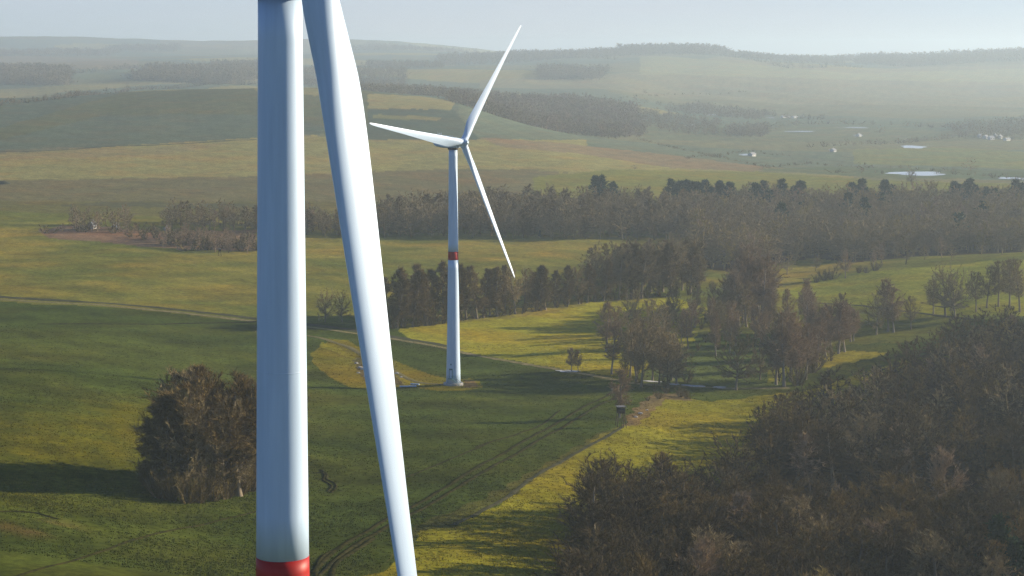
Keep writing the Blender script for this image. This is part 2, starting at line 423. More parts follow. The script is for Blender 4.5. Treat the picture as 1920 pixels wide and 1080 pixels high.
    C[:] = C * (1 - g[:, None]) + np.array((.14, .10, .035)) * g[:, None]
    # golden meadow between the two lines of trees
    fill([(745, 618), (835, 606), (900, 602), (1020, 590), (1110, 568), (1260, 556), (1330, 580), (1300, 640), (1190, 705), (1120, 702), (1000, 682), (870, 660), (775, 640)], MEADOW, 640, 1150)
    fill([(1280, 652), (1400, 650), (1520, 655), (1510, 700), (1400, 730), (1210, 722), (1190, 705)], (.10, .125, .03), 640, 1100)
    fill([(1440, 556), (1560, 515), (1700, 503), (1860, 490), (2300, 470), (2300, 600), (1800, 590), (1700, 594), (1560, 566)], (.215, .225, .026), 700, 1300)
    fill([(1500, 575), (1600, 572), (1800, 600), (1750, 640), (1500, 650)], (.12, .125, .018), 650, 1200, .8)
    fill([(1520, 662), (1600, 658), (1670, 662), (1600, 680), (1540, 690), (1440, 720), (1440, 690)], MEADOW, 600, 1000)
    # meadow strip along the wood, right foreground
    fill([(640, 1100), (735, 1062), (790, 995), (850, 985), (930, 950), (1010, 890), (1090, 845), (1130, 812), (1180, 798), (1215, 760), (1250, 742), (1330, 752), (1500, 735), (1750, 660), (2600, 600), (2600, 1500), (600, 1500)], (.205, .190, .015), 0, 720)
    # brown bank by the hide
    fill([(1165, 800), (1190, 765), (1225, 738), (1280, 735), (1300, 752), (1250, 748), (1225, 770), (1200, 795)], (.17, .12, .06), 0, 720, .8)
    fill([(1130, 808), (1165, 800), (1120, 830), (930, 945), (850, 985), (785, 1000), (720, 1060), (780, 985), (905, 935), (1060, 850)], (.13, .11, .03), 0, 720, .45)
    # grass island round the far turbine
    fill([(582, 662), (600, 650), (620, 636), (600, 622), (625, 622), (680, 655), (720, 668), (800, 700), (850, 715), (880, 708), (903, 716), (903, 727), (870, 734), (820, 732), (770, 726), (720, 730), (660, 728), (620, 708), (590, 685)], (.165, .145, .010), 560, 760)
    fill([(660, 668), (690, 672), (740, 690), (760, 722), (690, 722), (672, 700)], (.10, .085, .045), 560, 760, .8)
    fill([(600, 640), (640, 655), (680, 680), (760, 705), (800, 722), (760, 724), (735, 700), (650, 668), (600, 650)], MEADOW, 560, 760, .6)
    fill([(870, 712), (895, 716), (895, 724), (868, 726)], (.17, .11, .05), 560, 760, .8)
    # leaf litter on the floor of the woods
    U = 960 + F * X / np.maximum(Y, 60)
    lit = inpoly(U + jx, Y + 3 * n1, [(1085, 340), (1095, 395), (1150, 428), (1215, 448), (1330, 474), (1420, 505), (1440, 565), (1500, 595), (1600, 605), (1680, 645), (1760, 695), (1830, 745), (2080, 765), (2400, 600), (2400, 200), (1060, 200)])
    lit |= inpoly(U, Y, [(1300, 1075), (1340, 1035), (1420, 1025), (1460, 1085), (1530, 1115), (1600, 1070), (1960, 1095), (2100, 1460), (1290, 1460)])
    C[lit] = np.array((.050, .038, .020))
    # orchard and farm ground
    fill([(70, 430), (150, 420), (300, 436), (480, 430), (480, 470), (330, 468), (200, 455), (90, 446)], (.20, .13, .075), 900, 1400)
    C *= (1 + .07 * n1 + .05 * n2)[:, None]
    return np.clip(C, .004, .6)

def ground_mat():
    m, t, b = mat('ground', (.1, .1, .05), .95, 0, .08)
    N, L = t.nodes.new, t.links.new
    at = N('ShaderNodeAttribute'); at.attribute_name = 'field'
    tc = N('ShaderNodeTexCoord')
    def nz(scale, det, rough=.6):
        n = N('ShaderNodeTexNoise'); n.inputs['Scale'].default_value = scale; n.inputs['Detail'].default_value = det
        n.inputs['Roughness'].default_value = rough; L(tc.outputs['Object'], n.inputs['Vector']); return n
    a, c, e = nz(.5, 6, .8), nz(.11, 4), nz(.02, 4)
    def rng_(n, lo, hi, o0, o1):
        r = N('ShaderNodeMapRange'); r.inputs[1].default_value = lo; r.inputs[2].default_value = hi
        r.inputs[3].default_value = o0; r.inputs[4].default_value = o1; L(n.outputs[0], r.inputs[0]); return r
    m1 = N('ShaderNodeMath'); m1.operation = 'MULTIPLY'
    L(rng_(a, .32, .68, .52, 1.48).outputs[0], m1.inputs[0]); L(rng_(c, .3, .7, .86, 1.14).outputs[0], m1.inputs[1])
    vm = N('ShaderNodeVectorMath'); vm.operation = 'SCALE'
    L(at.outputs['Color'], vm.inputs[0]); L(m1.outputs[0], vm.inputs['Scale'])
    mx = N('ShaderNodeMix'); mx.data_type = 'RGBA'; mx.blend_type = 'MULTIPLY'
    L(rng_(e, .45, .75, 0, .8).outputs[0], mx.inputs[0]); L(vm.outputs[0], mx.inputs[6]); mx.inputs[7].default_value = (1.35, .95, .8, 1)
    L(mx.outputs[2], b.inputs['Base Color'])
    bp = N('ShaderNodeBump'); bp.inputs['Strength'].default_value = .55; bp.inputs['Distance'].default_value = .22
    L(a.outputs[0], bp.inputs['Height'])
    b2 = N('ShaderNodeBump'); b2.inputs['Strength'].default_value = .5; b2.inputs['Distance'].default_value = .8
    L(c.outputs[0], b2.inputs['Height']); L(bp.outputs[0], b2.inputs['Normal']); L(b2.outputs[0], b.inputs['Normal'])
    b.inputs['Specular IOR Level'].default_value = 0
    return m
V, Q = build_terrain()
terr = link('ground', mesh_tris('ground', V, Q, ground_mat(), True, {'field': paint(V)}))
tag(terr, kind='structure')
del V, Q

# ribbons laid on the ground: farm tracks, tyre ruts, ditches, one painted shadow line
def ribbon(name, paths, width, m, lift=.10, kind='structure', jitter=.12, seed=0, **kw):
    r = np.random.default_rng(seed + 5); vs, qs = [], []
    for path in paths:
        P = np.array([hit(x, y)[:2] for x, y in path])
        s = np.concatenate([[0], np.cumsum(np.linalg.norm(np.diff(P, axis=0), axis=1))])
        n = max(8, int(s[-1] / 1.6)); si = np.linspace(0, s[-1], n)
        xs, ys = pchip(s, P, si).T
        T = np.gradient(np.stack([xs, ys], 1), axis=0); T /= np.linalg.norm(T, axis=1)[:, None] + 1e-9
        Nn = np.stack([-T[:, 1], T[:, 0]], 1); wv = width * (1 + jitter * sines(si, si * 0, 9, seed)) / 2
        b = sum(len(v) for v in vs); rows = []
        for k in (-1, -.33, .33, 1):
            x = xs + Nn[:, 0] * wv * k; y = ys + Nn[:, 1] * wv * k
            rows.append(np.stack([x, y, height(x, y) + lift * (1 if abs(k) < 1 else .25)], 1))
        vs.append(np.stack(rows, 1).reshape(-1, 3))
        i = np.arange(n - 1)[:, None] * 4 + np.arange(3)[None] + b
        qs.append(np.stack([i, i + 1, i + 5, i + 4], -1).reshape(-1, 4))
    o = link(name, mesh_tris(name, np.concatenate(vs), np.concatenate(qs), m, True))
    return tag(o, kind=kind, **kw)
def shift(path, d): return [(x + d[0], y + d[1]) for x, y in path]

main = [(-250, 545), (0, 562), (120, 569), (240, 577), (360, 589), (480, 603), (580, 614), (700, 631), (860, 659), (1000, 686), (1100, 702), (1210, 721), (1330, 727), (1480, 728)]
ribbon('farm_track', [main], 3.2, M['gravel_track'], .12)
ribbon('grass_verge', [shift(main[:9], (0, -5))], 5.0, M['ditch'], .09, seed=3)
ribbon('turbine_access_track', [[(480, 622), (560, 628), (600, 634), (650, 650), (700, 678), (745, 700), (790, 718), (838, 722)]], 2.6, M['track'], .15, seed=2)
tt = [(585, 1075), (640, 1025), (700, 990), (775, 950), (850, 905), (930, 858), (1010, 812), (1080, 772), (1145, 738)]
ribbon('tyre_ruts', [tt, shift(tt, (9, 9)), [(600, 1100), (592, 1070), (605, 1045), (640, 1028)], [(640, 1110), (622, 1085), (628, 1060), (660, 1036), (700, 1010)]], 1.15, M['rut_and_shadow'], .25, seed=4)
ribbon('thin_tyre_ruts', [[(588, 889), (603, 886), (609, 893), (606, 901), (617, 908), (622, 914), (614, 922)], [(600, 882), (613, 890), (612, 899), (626, 906), (630, 915), (620, 925)],
                          [(20, 1085), (160, 1045), (300, 1000), (480, 960)],
                          [(890, 840), (1010, 800), (1050, 770)], [(740, 905), (830, 868), (920, 830)],
                          [(0, 960), (60, 962), (110, 975)]], .7, M['rut_and_shadow'], .2, seed=6)
ribbon('ditch', [[(1168, 800), (1120, 828), (1060, 862), (1000, 895), (930, 945), (850, 985)]], 1.2, M['ditch'], .1, seed=7)
ribbon('meadow_track', [[(1500, 566), (1590, 572), (1680, 582), (1760, 592), (1830, 600)]], 3, M['ditch'], .15, seed=8)
ribbon('painted_shadow_line', [[(70, 608), (240, 608), (400, 606), (490, 603)]], 2.4, M['rut_and_shadow'], .12, seed=12)  # dark strip painted across the left field in place of a long thin shadow
ribbon('field_path', [[(-200, 282), (0, 284), (0.1, 284), (240, 274), (480, 262)]], 5, M['ditch'], .3, seed=9)

# ------------------------------------------------------------------ water and snow, level or lying on the ground
def pond(px, py, wpx, dpx, m, name, seed, level=True):
    r = np.random.default_rng(seed); x0, y0, z0 = hit(px, py); D = y0
    a = wpx / 2 / F * D; y1 = hit(px, py + dpx / 2)[1]; y2 = hit(px, py - dpx / 2)[1]; b = min(abs(y2 - y1) / 2, a * 2.2) + 1.0
    n = 40; th = np.linspace(0, 2 * math.pi, n, endpoint=False)
    rad = 1 + .18 * np.sin(2 * th + r.uniform(0, 6)) + .12 * np.sin(3 * th + r.uniform(0, 6)) + .08 * np.sin(5 * th + r.uniform(0, 6))
    rings = []
    for s in (0.02, .35, .7, 1.0):
        x = x0 + a * rad * np.cos(th) * s; y = y0 + b * rad * np.sin(th) * s
        rings.append(np.stack([x, y, height(x, y) + .12], 1))
    V = np.concatenate(rings)
    if level: V[:, 2] = np.percentile(V[:, 2], 85) + .1
    q = []
    for k in range(3):
        for i in range(n): q.append((k*n+i, k*n+(i+1) % n, (k+1)*n+(i+1) % n, (k+1)*n+i))
    o = link(name, mesh_tris(name, V, q, m, True)); return tag(o, kind='structure')
for i, (px, py, wx, dx) in enumerate([(1718, 327, 126, 4.5), (1712, 276, 48, 4), (1900, 335, 60, 3), (1330, 216, 30, 2), (1400, 291, 26, 3),
                                      (1500, 247, 70, 1.6), (1445, 221, 16, 2), (1560, 282, 14, 2.5), (1610, 254, 16, 2),
                                      (1600, 240, 60, 1.4), (1180, 226, 60, 2), (1290, 237, 30, 2.5)]):
    pond(px, py, wx, dx, M['water'], 'pond_water', 50 + i)
for i, (px, py, wx, dx) in enumerate([(1066, 697, 50, 2.2), (1225, 716, 34, 1.6), (1262, 721, 26, 1.4), (1300, 724, 40, 1.5), (1350, 727, 28, 1.2)]):
    pond(px, py, wx, dx, M['snow'], 'old_snow_patch', 80 + i, False)

# ------------------------------------------------------------------ wind turbines
def blade_mesh():
    L0, L1 = .9, 48.0; n = 28
    st = [(.9, 2.25, 1.0, 0), (2.2, 2.28, .97, 2), (3.6, 2.62, .80, 8), (5.0, 2.98, .62, 11), (6.6, 3.24, .48, 12), (8.6, 3.34, .38, 11), (10.5, 3.24, .32, 9), (14, 3.0, .27, 7), (19, 2.62, .24, 5), (25, 2.15, .21, 3),
          (32, 1.65, .19, 1.5), (39, 1.25, .17, .5), (44, .95, .16, 0), (46.5, .70, .15, 0), (47.6, .40, .14, 0), (48.0, .12, .14, 0)]
    A = np.array(st); zi = np.concatenate([np.linspace(.9, 14, 34), np.linspace(15, 44, 30), np.linspace(44.6, 48, 10)])
    S = pchip(A[:, 0], A[:, 1:], zi); V = []
    for z, (c, th, tw) in zip(zi, S):
        a = np.linspace(0, 2 * math.pi, n, endpoint=False)
        u = .5 * (1 + np.cos(a))                       # 1 = trailing edge ... 0 = leading
        foil = 5 * th * (.2969 * np.sqrt(u) - .126 * u - .3516 * u**2 + .2843 * u**3 - .1036 * u**4) * c
        circ = .5 * th * np.sin(a) * c
        k = np.clip((th - .45) / .5, 0, 1)
        t = np.where(np.sin(a) >= 0, foil * 1.05, -foil * .95) * (1 - k) + circ * k
        ax = .30 * (1 - k) + .5 * k                    # pitch axis along the chord
        x = (ax - u) * c; y = -t                       # leading edge towards +x
        T = R(tw); x2 = x * math.cos(T) + y * math.sin(T) * 1; y2 = -x * math.sin(T) + y * math.cos(T)
        pb = -(z / 48) ** 2 * 0.9                      # slight bend forward
        V.append(np.stack([x2, y2 + pb, np.full(n, z)], 1))
    V = np.concatenate(V); m = len(zi); q = []
    for k in range(m - 1):
        for i in range(n): q.append((k*n+i, k*n+(i+1) % n, (k+1)*n+(i+1) % n, (k+1)*n+i))
    me = bpy.data.meshes.new('blade')
    me.from_pydata([tuple(p) for p in V], [], q + [tuple(range(n))[::-1], tuple((m-1)*n+i for i in range(n))]); me.update()
    me.polygons.foreach_set('use_smooth', [True] * len(me.polygons)); me.materials.append(M['paint'])
    return me
BLADE = blade_mesh()
OVER = 4.3
B0, B1 = 41.4, 44.1                       # red band
def tower_r(z):
    return float(np.interp(z, [0, 12, 44, 78], [2.42, 2.12, 1.68, 1.40]))
def turbine(loc, label, yaw, psi, door_az, HUBZ):
    root = empty('wind_turbine', loc); tag(root, label, 'wind turbine', None)
    root['group'] = 'white wind turbines with a red band'
    def prof(a, b, dr=0, n=14): return [(tower_r(z) + dr, z) for z in np.linspace(a, b, n)]
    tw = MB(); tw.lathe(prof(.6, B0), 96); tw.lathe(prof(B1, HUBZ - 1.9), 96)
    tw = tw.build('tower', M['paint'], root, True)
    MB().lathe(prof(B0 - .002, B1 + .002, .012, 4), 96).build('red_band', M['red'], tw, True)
    for z in (18.0, 56.0):
        MB().lathe([(tower_r(z) + .001, z - .03), (tower_r(z) + .007, z - .025), (tower_r(z) + .007, z + .025), (tower_r(z) + .001, z + .03)], 96, cap=False).build('flange_ring', M['paint'], tw, True)
    MB().lathe([(3.3, -1.2), (3.3, .42), (3.15, .6), (2.3, .62)], 64).build('foundation_ring', M['concrete'], root, True)
    # door, frame and stair on the side facing the camera
    d = Vector((math.cos(door_az), math.sin(door_az), 0)); s = Vector((-d.y, d.x, 0)); rz = door_az
    r0 = tower_r(3.4)
    fr = MB(); fr.box(d * (r0 + .02) + Vector((0, 0, 3.9)), (.30, 1.25, 3.3), rz)
    fr = fr.build('door_frame', M['teal_door'], tw, bevel=.08)
    MB().box(d * (r0 + .16) + Vector((0, 0, 3.75)), (.12, .85, 2.6), rz).build('door', M['paint'], fr, bevel=.04)
    MB().box(d * (r0 - .05) + Vector((0, 0, 6.9)), (.12, .35, .5), rz).build('vent', M['teal_door'], tw, bevel=.05)
    stp = MB(); pl = d * (r0 + .8) + Vector((0, 0, 2.3)); stp.box(pl, (1.4, 1.4, .1), rz)
    for k in range(9):
        c = d * (r0 + .8) + s * (.9 + k * .28) + Vector((0, 0, 2.1 - k * .22)); stp.box(c, (1.1, .3, .05), rz)
    for q in (.15, 1.45):
        a0 = d * (r0 + q) + s * -.7 + Vector((0, 0, 3.3)); a1 = d * (r0 + q) + s * .8 + Vector((0, 0, 3.3)); a2 = d * (r0 + q) + s * 3.2 + Vector((0, 0, 1.3))
        stp.bar(a0, a1, .04); stp.bar(a1, a2, .04)
        for t in (0, .5, 1):
            p = a1.lerp(a2, t); stp.bar(p, p - Vector((0, 0, 1.1)), .035)
    stp.build('entrance_stair', M['teal_door'], root)
    # nacelle: local frame, rotor towards -Y
    nac = empty('nacelle_pivot'); bpy.data.objects.remove(nac)
    secs = [(-2.6, 1.15, 1.2, 0), (-2.2, 1.42, 1.45, 0), (-1.0, 1.62, 1.65, .03), (1.0, 1.70, 1.75, .08), (4.0, 1.68, 1.72, .12), (6.6, 1.45, 1.45, .25), (7.6, 1.15, 1.1, .40), (7.9, .7, .7, .45)]
    n = 28; vs = []; fs = []
    for (y, hw, hh, zc) in secs:
        for i in range(n):
            a = 2 * math.pi * i / n; ca, sa = math.cos(a), math.sin(a)
            e = .5; x = hw * math.copysign(abs(ca) ** e, ca); z = hh * math.copysign(abs(sa) ** e, sa)
            vs.append((x, y, z + zc))
    for k in range(len(secs) - 1):
        for i in range(n): fs.append((k*n+(i+1) % n, k*n+i, (k+1)*n+i, (k+1)*n+(i+1) % n))
    fs += [tuple(range(n)), tuple((len(secs)-1)*n+i for i in range(n))[::-1]]
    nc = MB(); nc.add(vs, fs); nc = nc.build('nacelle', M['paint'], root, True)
    nc.location = (0, 0, HUBZ); nc.rotation_euler = (0, 0, yaw)
    MB().lathe([(1.75, -2.05), (1.75, -1.55), (1.55, -1.5)], 48).build('yaw_ring', M['dark_gap'], nc, True)
    mm = MB()
    for x in (-.5, .6):
        mm.bar((x, 5.6, 1.8), (x, 5.6, 3.1), .05); mm.bar((x - .25, 5.6, 3.1), (x + .25, 5.6, 3.1), .05); mm.lathe([(.02, 3.1), (.14, 3.15), (.02, 3.3)], 10, o=(x, 5.6, 0))
    mm.bar((0, 6.6, 1.6), (0, 6.6, 3.9), .035)
    mm.build('weather_mast', M['paint'], nc)
    rl = MB()
    for x in (-1.0, 1.0):
        rl.bar((x, 1.0, 2.35), (x, 5.0, 2.45), .035)
        for y in (1.0, 2.4, 3.7, 5.0): rl.bar((x, y, 1.7), (x, y, 2.42), .035)
    rl.build('roof_railing', M['paint'], nc)
    bl = MB(); bl.lathe([(.16, 1.8), (.18, 2.0), (.16, 2.25), (.05, 2.3)], 16, o=(0, 3.2, 0)); bl.build('warning_light', M['lamp_red'], nc, True)
    MB().box((0, 4.8, 1.95), (1.5, .9, .35), 0, .85).build('cooler_box', M['paint'], nc, bevel=.08)
    # hub and blades
    base = Matrix.Rotation(yaw, 4, 'Z') @ Matrix.Rotation(R(-5), 4, 'X')
    hubp = Matrix.Translation((0, 0, HUBZ)) @ base @ Matrix.Translation((0, -OVER, 0))
    hb = MB(); hb.lathe([(.25, -1.95), (.75, -1.75), (1.15, -1.3), (1.42, -.6), (1.5, 0), (1.48, .8), (1.38, 1.35), (1.30, 1.5)], 48, 'y')
    hb = hb.build('hub', M['paint'], root, True); hb.matrix_local = hubp
    MB().lathe([(1.12, 1.45), (1.12, 1.95)], 40, 'y').build('hub_neck', M['dark_gap'], hb, True)
    for k in range(3):
        b = link('blade', BLADE, root)
        b.matrix_local = hubp @ Matrix.Rotation(psi + k * 2 * math.pi / 3, 4, 'Y') @ Matrix.Rotation(R(3.0), 4, 'X') @ Matrix.Diagonal((1, 1, 1.035, 1))
        cl = MB(); cl.lathe([(1.2, .7), (1.2, 1.45), (1.14, 1.55)], 40); cl.build('root_collar', M['paint'], b, True)
    return root
YAW = R(52)
fx, fy, fz = hit(850, 722)
fz = h1(fx, fy)
turbine((fx, fy, fz + .2), 'smaller whole wind turbine standing on a grass island in the green field', YAW, R(38.8), R(-108), 79.9)
nx, ny = (526 - 960) / F * 126, 126.0
turbine((nx, ny, 33.85), 'huge close wind turbine tower with one long blade hanging beside it', R(36), R(176 - 120), R(-150), 81.7)
print('far turbine', fx, fy, fz)
#@@OBJ0
# ------------------------------------------------------------------ trees
def tube(pts, rads, k):
    pts = np.asarray(pts, float); n = len(pts)
    T = np.gradient(pts, axis=0); T /= np.linalg.norm(T, axis=1)[:, None] + 1e-9
    ref = np.where(np.abs(T[:, 2:3]) > .9, np.array([[1., 0, 0]]), np.array([[0, 0, 1.]]))
    U = np.cross(T, ref); U /= np.linalg.norm(U, axis=1)[:, None] + 1e-9; W = np.cross(T, U)
    a = np.arange(k) * 2 * math.pi / k
    V = pts[:, None] + np.asarray(rads)[:, None, None] * (U[:, None] * np.cos(a)[None, :, None] + W[:, None] * np.sin(a)[None, :, None])
    i = np.arange(n - 1)[:, None] * k; j = np.arange(k)[None]; j2 = (j + 1) % k
    t1 = np.stack([i + j, i + j2, i + k + j2], -1).reshape(-1, 3); t2 = np.stack([i + j, i + k + j2, i + k + j], -1).reshape(-1, 3)
    return V.reshape(-1, 3), np.concatenate([t1, t2])
class TB:
    def __init__(s): s.v = []; s.t = []; s.c = []; s.n = 0
    def add(s, v, t, c=.5):
        s.v.append(v); s.t.append(t + s.n); s.c.append(np.full(len(v), c) if np.isscalar(c) else c); s.n += len(v)
    def out(s): return np.concatenate(s.v), np.concatenate(s.t), np.concatenate(s.c)
def unit(v): return v / (np.linalg.norm(v, axis=-1, keepdims=True) + 1e-9)
def curve(r, p, d, L, up, wob, n=5):
    pts = [np.array(p, float)]; d = np.array(d, float)
    for i in range(n):
        d = unit(d + np.array([0, 0, up]) + r.normal(0, wob, 3)); pts.append(pts[-1] + d * L / n)
    return np.array(pts)
def slivers(r, P, Dr, ln, wd):
    """thin triangular twigs at points P along directions Dr"""
    n = len(P); side = unit(np.cross(Dr, r.normal(size=(n, 3))))
    l = (ln * r.uniform(.6, 1.4, n))[:, None]; w_ = (wd * r.uniform(.7, 1.3, n))[:, None]
    V = np.stack([P - side * w_ / 2, P + side * w_ / 2, P + Dr * l], 1).reshape(-1, 3)
    return V, np.arange(3 * n).reshape(-1, 3)
# form: (first limb height, limb count, limb angle from vertical low/top, crown width, upward bend, twig up)
FORMS = {   # crown base, trunk top, limb count, crown radius, limb angle low/top, trunk radius, upward turn of twigs, outline over height
 'round': dict(c0=.24, th=.60, nl=34, wid=.40, a0=80, a1=25, tr=.020, tup=.30, env=lambda s: math.sqrt(max(.02, 1 - ((s - .42) / .62) ** 2))),
 'tall':  dict(c0=.34, th=.90, nl=34, wid=.235, a0=62, a1=28, tr=.018, tup=.55, env=lambda s: math.sin(math.pi * (.14 + .80 * s)) ** .65),
 'birch': dict(c0=.32, th=.95, nl=34, wid=.155, a0=45, a1=22, tr=.014, tup=.45, env=lambda s: math.sin(math.pi * (.12 + .84 * s)) ** .75),
 'cone':  dict(c0=.20, th=.95, nl=46, wid=.225, a0=84, a1=50, tr=.018, tup=.12, env=lambda s: (1 - s) ** .55 * min(1, .6 + 2.5 * s)),
}
def bare(seed, form, lod):
    """unit-height leafless tree: trunk mesh data and crown mesh data"""
    r = np.random.default_rng(seed); f = FORMS[form]
    nl = f['nl'] if lod == 0 else int(f['nl'] * (.7 if lod == 1 else .4))
    tr = curve(r, (0, 0, -.03), (r.normal(0, .03), r.normal(0, .03), 1), f['th'] + .03, .12, .035, 8)
    tk = TB(); tv = tube(tr, np.linspace(f['tr'] * 1.25, f['tr'] * .25, 9) * np.where(np.arange(9) == 0, 1.4, 1), 7 if lod == 0 else 4); tk.add(tv[0], tv[1], .3)
    cr = TB(); PP = []; DD = []; cc = np.array([0, 0, (f['c0'] + 1) * .5])
    lob = r.uniform(0, 6.28, 3)
    for i in range(nl):
        s = (i + r.uniform(0, 1)) / nl; hz = f['c0'] + (.985 - f['c0']) * s; az = i * 2.4 + r.normal(0, .5)
        lump = 1 + .16 * math.sin(2 * az + lob[0] + 5 * s) + .12 * math.sin(3 * az + lob[1] - 7 * s)
        rad = f['wid'] * f['env'](s) * lump * (r.uniform(.72, 1.02) if i % 3 else r.uniform(.25, .6))
        an = R(f['a0'] + (f['a1'] - f['a0']) * s + r.normal(0, 6))
        hb = min(max(f['c0'] * .8, hz - rad / math.tan(an)), f['th'] * .98)
        k = (hb + .03) / (f['th'] + .03) * 8; k0 = min(7, int(k)); p = tr[k0] + (tr[k0 + 1] - tr[k0]) * (k - k0)
        e = np.array([p[0] + rad * math.cos(az), p[1] + rad * math.sin(az), hz]); L = float(np.linalg.norm(e - p)) + 1e-3
        u = np.linspace(0, 1, 6)[:, None]; bow = np.array([math.cos(az), math.sin(az), -.4]) * L * .10
        lim = p + (e - p) * u + bow * (4 * u * (1 - u)) + r.normal(0, .012, (6, 3)) * u
        r0 = f['tr'] * (.55 - .33 * s) * (1.2 if form == 'round' else .8)
        v, t = tube(lim, np.linspace(r0, r0 * .22, 6), 4 if lod == 0 else 3); cr.add(v, t, .1)
        ns = 6 if lod == 0 else 3 if lod == 1 else 2
        for j in range(ns):
            u = .30 + .68 * (j + r.uniform(0, 1)) / ns; k = u * 5; k0 = min(4, int(k)); q = lim[k0] + (lim[k0 + 1] - lim[k0]) * (k - k0)
            dd = unit(unit(lim[k0 + 1] - lim[k0]) * .7 + r.normal(0, .55, 3) + unit(q - cc) * .3)
            SL = .045 + L * r.uniform(.15, .34)
            sub = curve(r, q, dd, SL, f['tup'] * .25, .15, 3)
            if lod < 2: v, t = tube(sub, np.linspace(r0 * .32, r0 * .1, 4), 3); cr.add(v, t, .25)
            m = 34 if lod == 0 else 12 if lod == 1 else 8
            a = r.uniform(0, 1, m) * 3; k0s = np.minimum(2, a.astype(int)); fr = (a - k0s)[:, None]
            P = sub[k0s] + (sub[k0s + 1] - sub[k0s]) * fr
            D = unit(unit(sub[k0s + 1] - sub[k0s]) * .6 + r.normal(0, .6, (m, 3)) + unit(P - cc) * .5 + np.array([0, 0, f['tup']]))
            PP.append(P); DD.append(D)
    P = np.concatenate(PP); D = np.concatenate(DD)
    v, t = slivers(r, P, D, .050 if lod == 0 else .065 if lod == 1 else .09, .0044 if lod == 0 else .0115 if lod == 1 else .03)
    cr.add(v, t, np.repeat(np.clip(.5 + .3 * r.normal(0, 1, len(P)), 0, 1), 3))
    return tk.out(), cr.out()
def pine(seed, lod):
    r = np.random.default_rng(seed); tk = TB(); cr = TB()
    tr = curve(r, (0, 0, -.03), (0, 0, 1), .99, .1, .02, 8); v, t = tube(tr, np.linspace(.02, .004, 9), 6 if lod == 0 else 4); tk.add(v, t, .3)
    nl = 44 if lod == 0 else 14; P = []; D = []
    for i in range(nl):
        s = (i + r.uniform(0, 1)) / nl; h = .22 + .75 * s; az = i * 2.4 + r.normal(0, .4)
        L = .24 * (1 - s) ** .7 * r.uniform(.7, 1.2) + .03; d = np.array([math.cos(az), math.sin(az), .15 + .5 * s])
        p = np.array([tr[-1][0] * h, tr[-1][1] * h, h]); lim = curve(r, p, d, L, .05, .1, 3)
        v, t = tube(lim, np.linspace(.006, .002, 4), 3); cr.add(v, t, .1)
        m = 60 if lod == 0 else 14; a = r.uniform(.15, 1, m)[:, None]
        P.append(p + (lim[-1] - p) * a + r.normal(0, .018, (m, 3))); D.append(unit(r.normal(0, 1, (m, 3)) + unit(lim[-1] - p) + np.array([0, 0, .3])))
    P = np.concatenate(P); D = np.concatenate(D)
    v, t = slivers(r, P, D, .045 if lod == 0 else .07, .022 if lod == 0 else .05); cr.add(v, t, np.repeat(r.uniform(0, 1, len(P)), 3))
    return tk.out(), cr.out()
def bush(seed, lod):
    r = np.random.default_rng(seed); tk = TB(); cr = TB(); PP = []; DD = []
    for i in range(14 if lod == 0 else 6 if lod == 1 else 4):
        az = r.uniform(0, 6.28); an = r.uniform(.1, 1.0)
        d = np.array([math.cos(az) * math.sin(an), math.sin(az) * math.sin(an), math.cos(an)])
        st = curve(r, (d[0] * .15, d[1] * .15, -.03), d, r.uniform(.6, 1.0), .12, .12, 4); v, t = tube(st, np.linspace(.02, .005, 5), 3)
        (tk if i < 5 else cr).add(v, t, .2)
        m = 110 if lod == 0 else 36; a = r.uniform(.15, 4, m); k0 = np.minimum(3, a.astype(int))
        P = st[k0] + (st[k0 + 1] - st[k0]) * (a - k0)[:, None]
        PP.append(P); DD.append(unit(r.normal(0, .7, (m, 3)) + unit(P + 1e-3) * .6 + np.array([0, 0, .5])))
    P = np.concatenate(PP); D = np.concatenate(DD)
    v, t = slivers(r, P, D, .20, .011 if lod == 0 else .03); cr.add(v, t, np.repeat(np.clip(r.normal(.5, .3, len(P)), 0, 1), 3))
    return tk.out(), cr.out()
# kinds: geometry form, twig material, bark material
KINDS = {
 'bare_tree': ('round', 'twig_brown', 'bark'), 'tall_bare_tree': ('tall', 'twig_brown', 'bark'), 'golden_bare_tree': ('tall', 'twig_gold', 'bark'),
 'reddish_bare_tree': ('tall', 'twig_red', 'bark_pale'), 'birch_tree': ('birch', 'twig_red', 'bark_pale'),
 'dark_tall_tree': ('tall', 'twig_dark', 'bark'), 'dark_bare_tree': ('round', 'twig_dark', 'bark'), 'umber_tree': ('tall', 'twig_umber', 'bark'),
 'alder_tree': ('cone', 'twig_alder', 'bark'), 'pine_tree': ('pine', 'needles', 'bark'), 'bush': ('bush', 'scrub', 'bark'),
}
GEO = {}; MESH = {}
def geo(form, var, lod):
    k = (form, var, lod)
    if k not in GEO:
        sd_ = hash((sum(map(ord, form)), var)) % 9999 + 1
        GEO[k] = pine(sd_, lod) if form == 'pine' else bush(sd_, lod) if form == 'bush' else bare(sd_, form, lod)
    return GEO[k]
def kind_mesh(kind, var):
    k = (kind, var)
    if k not in MESH:
        form, tw, bk = KINDS[kind]; a, b = geo(form, var, 0)
        MESH[k] = (mesh_tris(kind + '_trunk', a[0], a[1], M[bk], True, {'tint': a[2]}), mesh_tris(kind + '_crown', b[0], b[1], M[tw], False, {'tint': b[2]}))
    return MESH[k]
NV = 5
TREES = []        # (x, y, height, width factor, kind, label, category, group)
def plant(x, y, H, kind, label, group=None, wf=1.0, cat='tree', keep=False):
    TREES.append(dict(x=x, y=y, H=H, wf=wf, kind=kind, label=label, cat=cat, group=group, keep=keep))
def plant_px(px, py, hpx, kind, label, group=None, wf=1.0, cat='tree', keep=True, dy=0):
    x, y, z = hit(px, py); plant(x, y + dy, hpx * y / F, kind, label, group, wf, cat, keep)
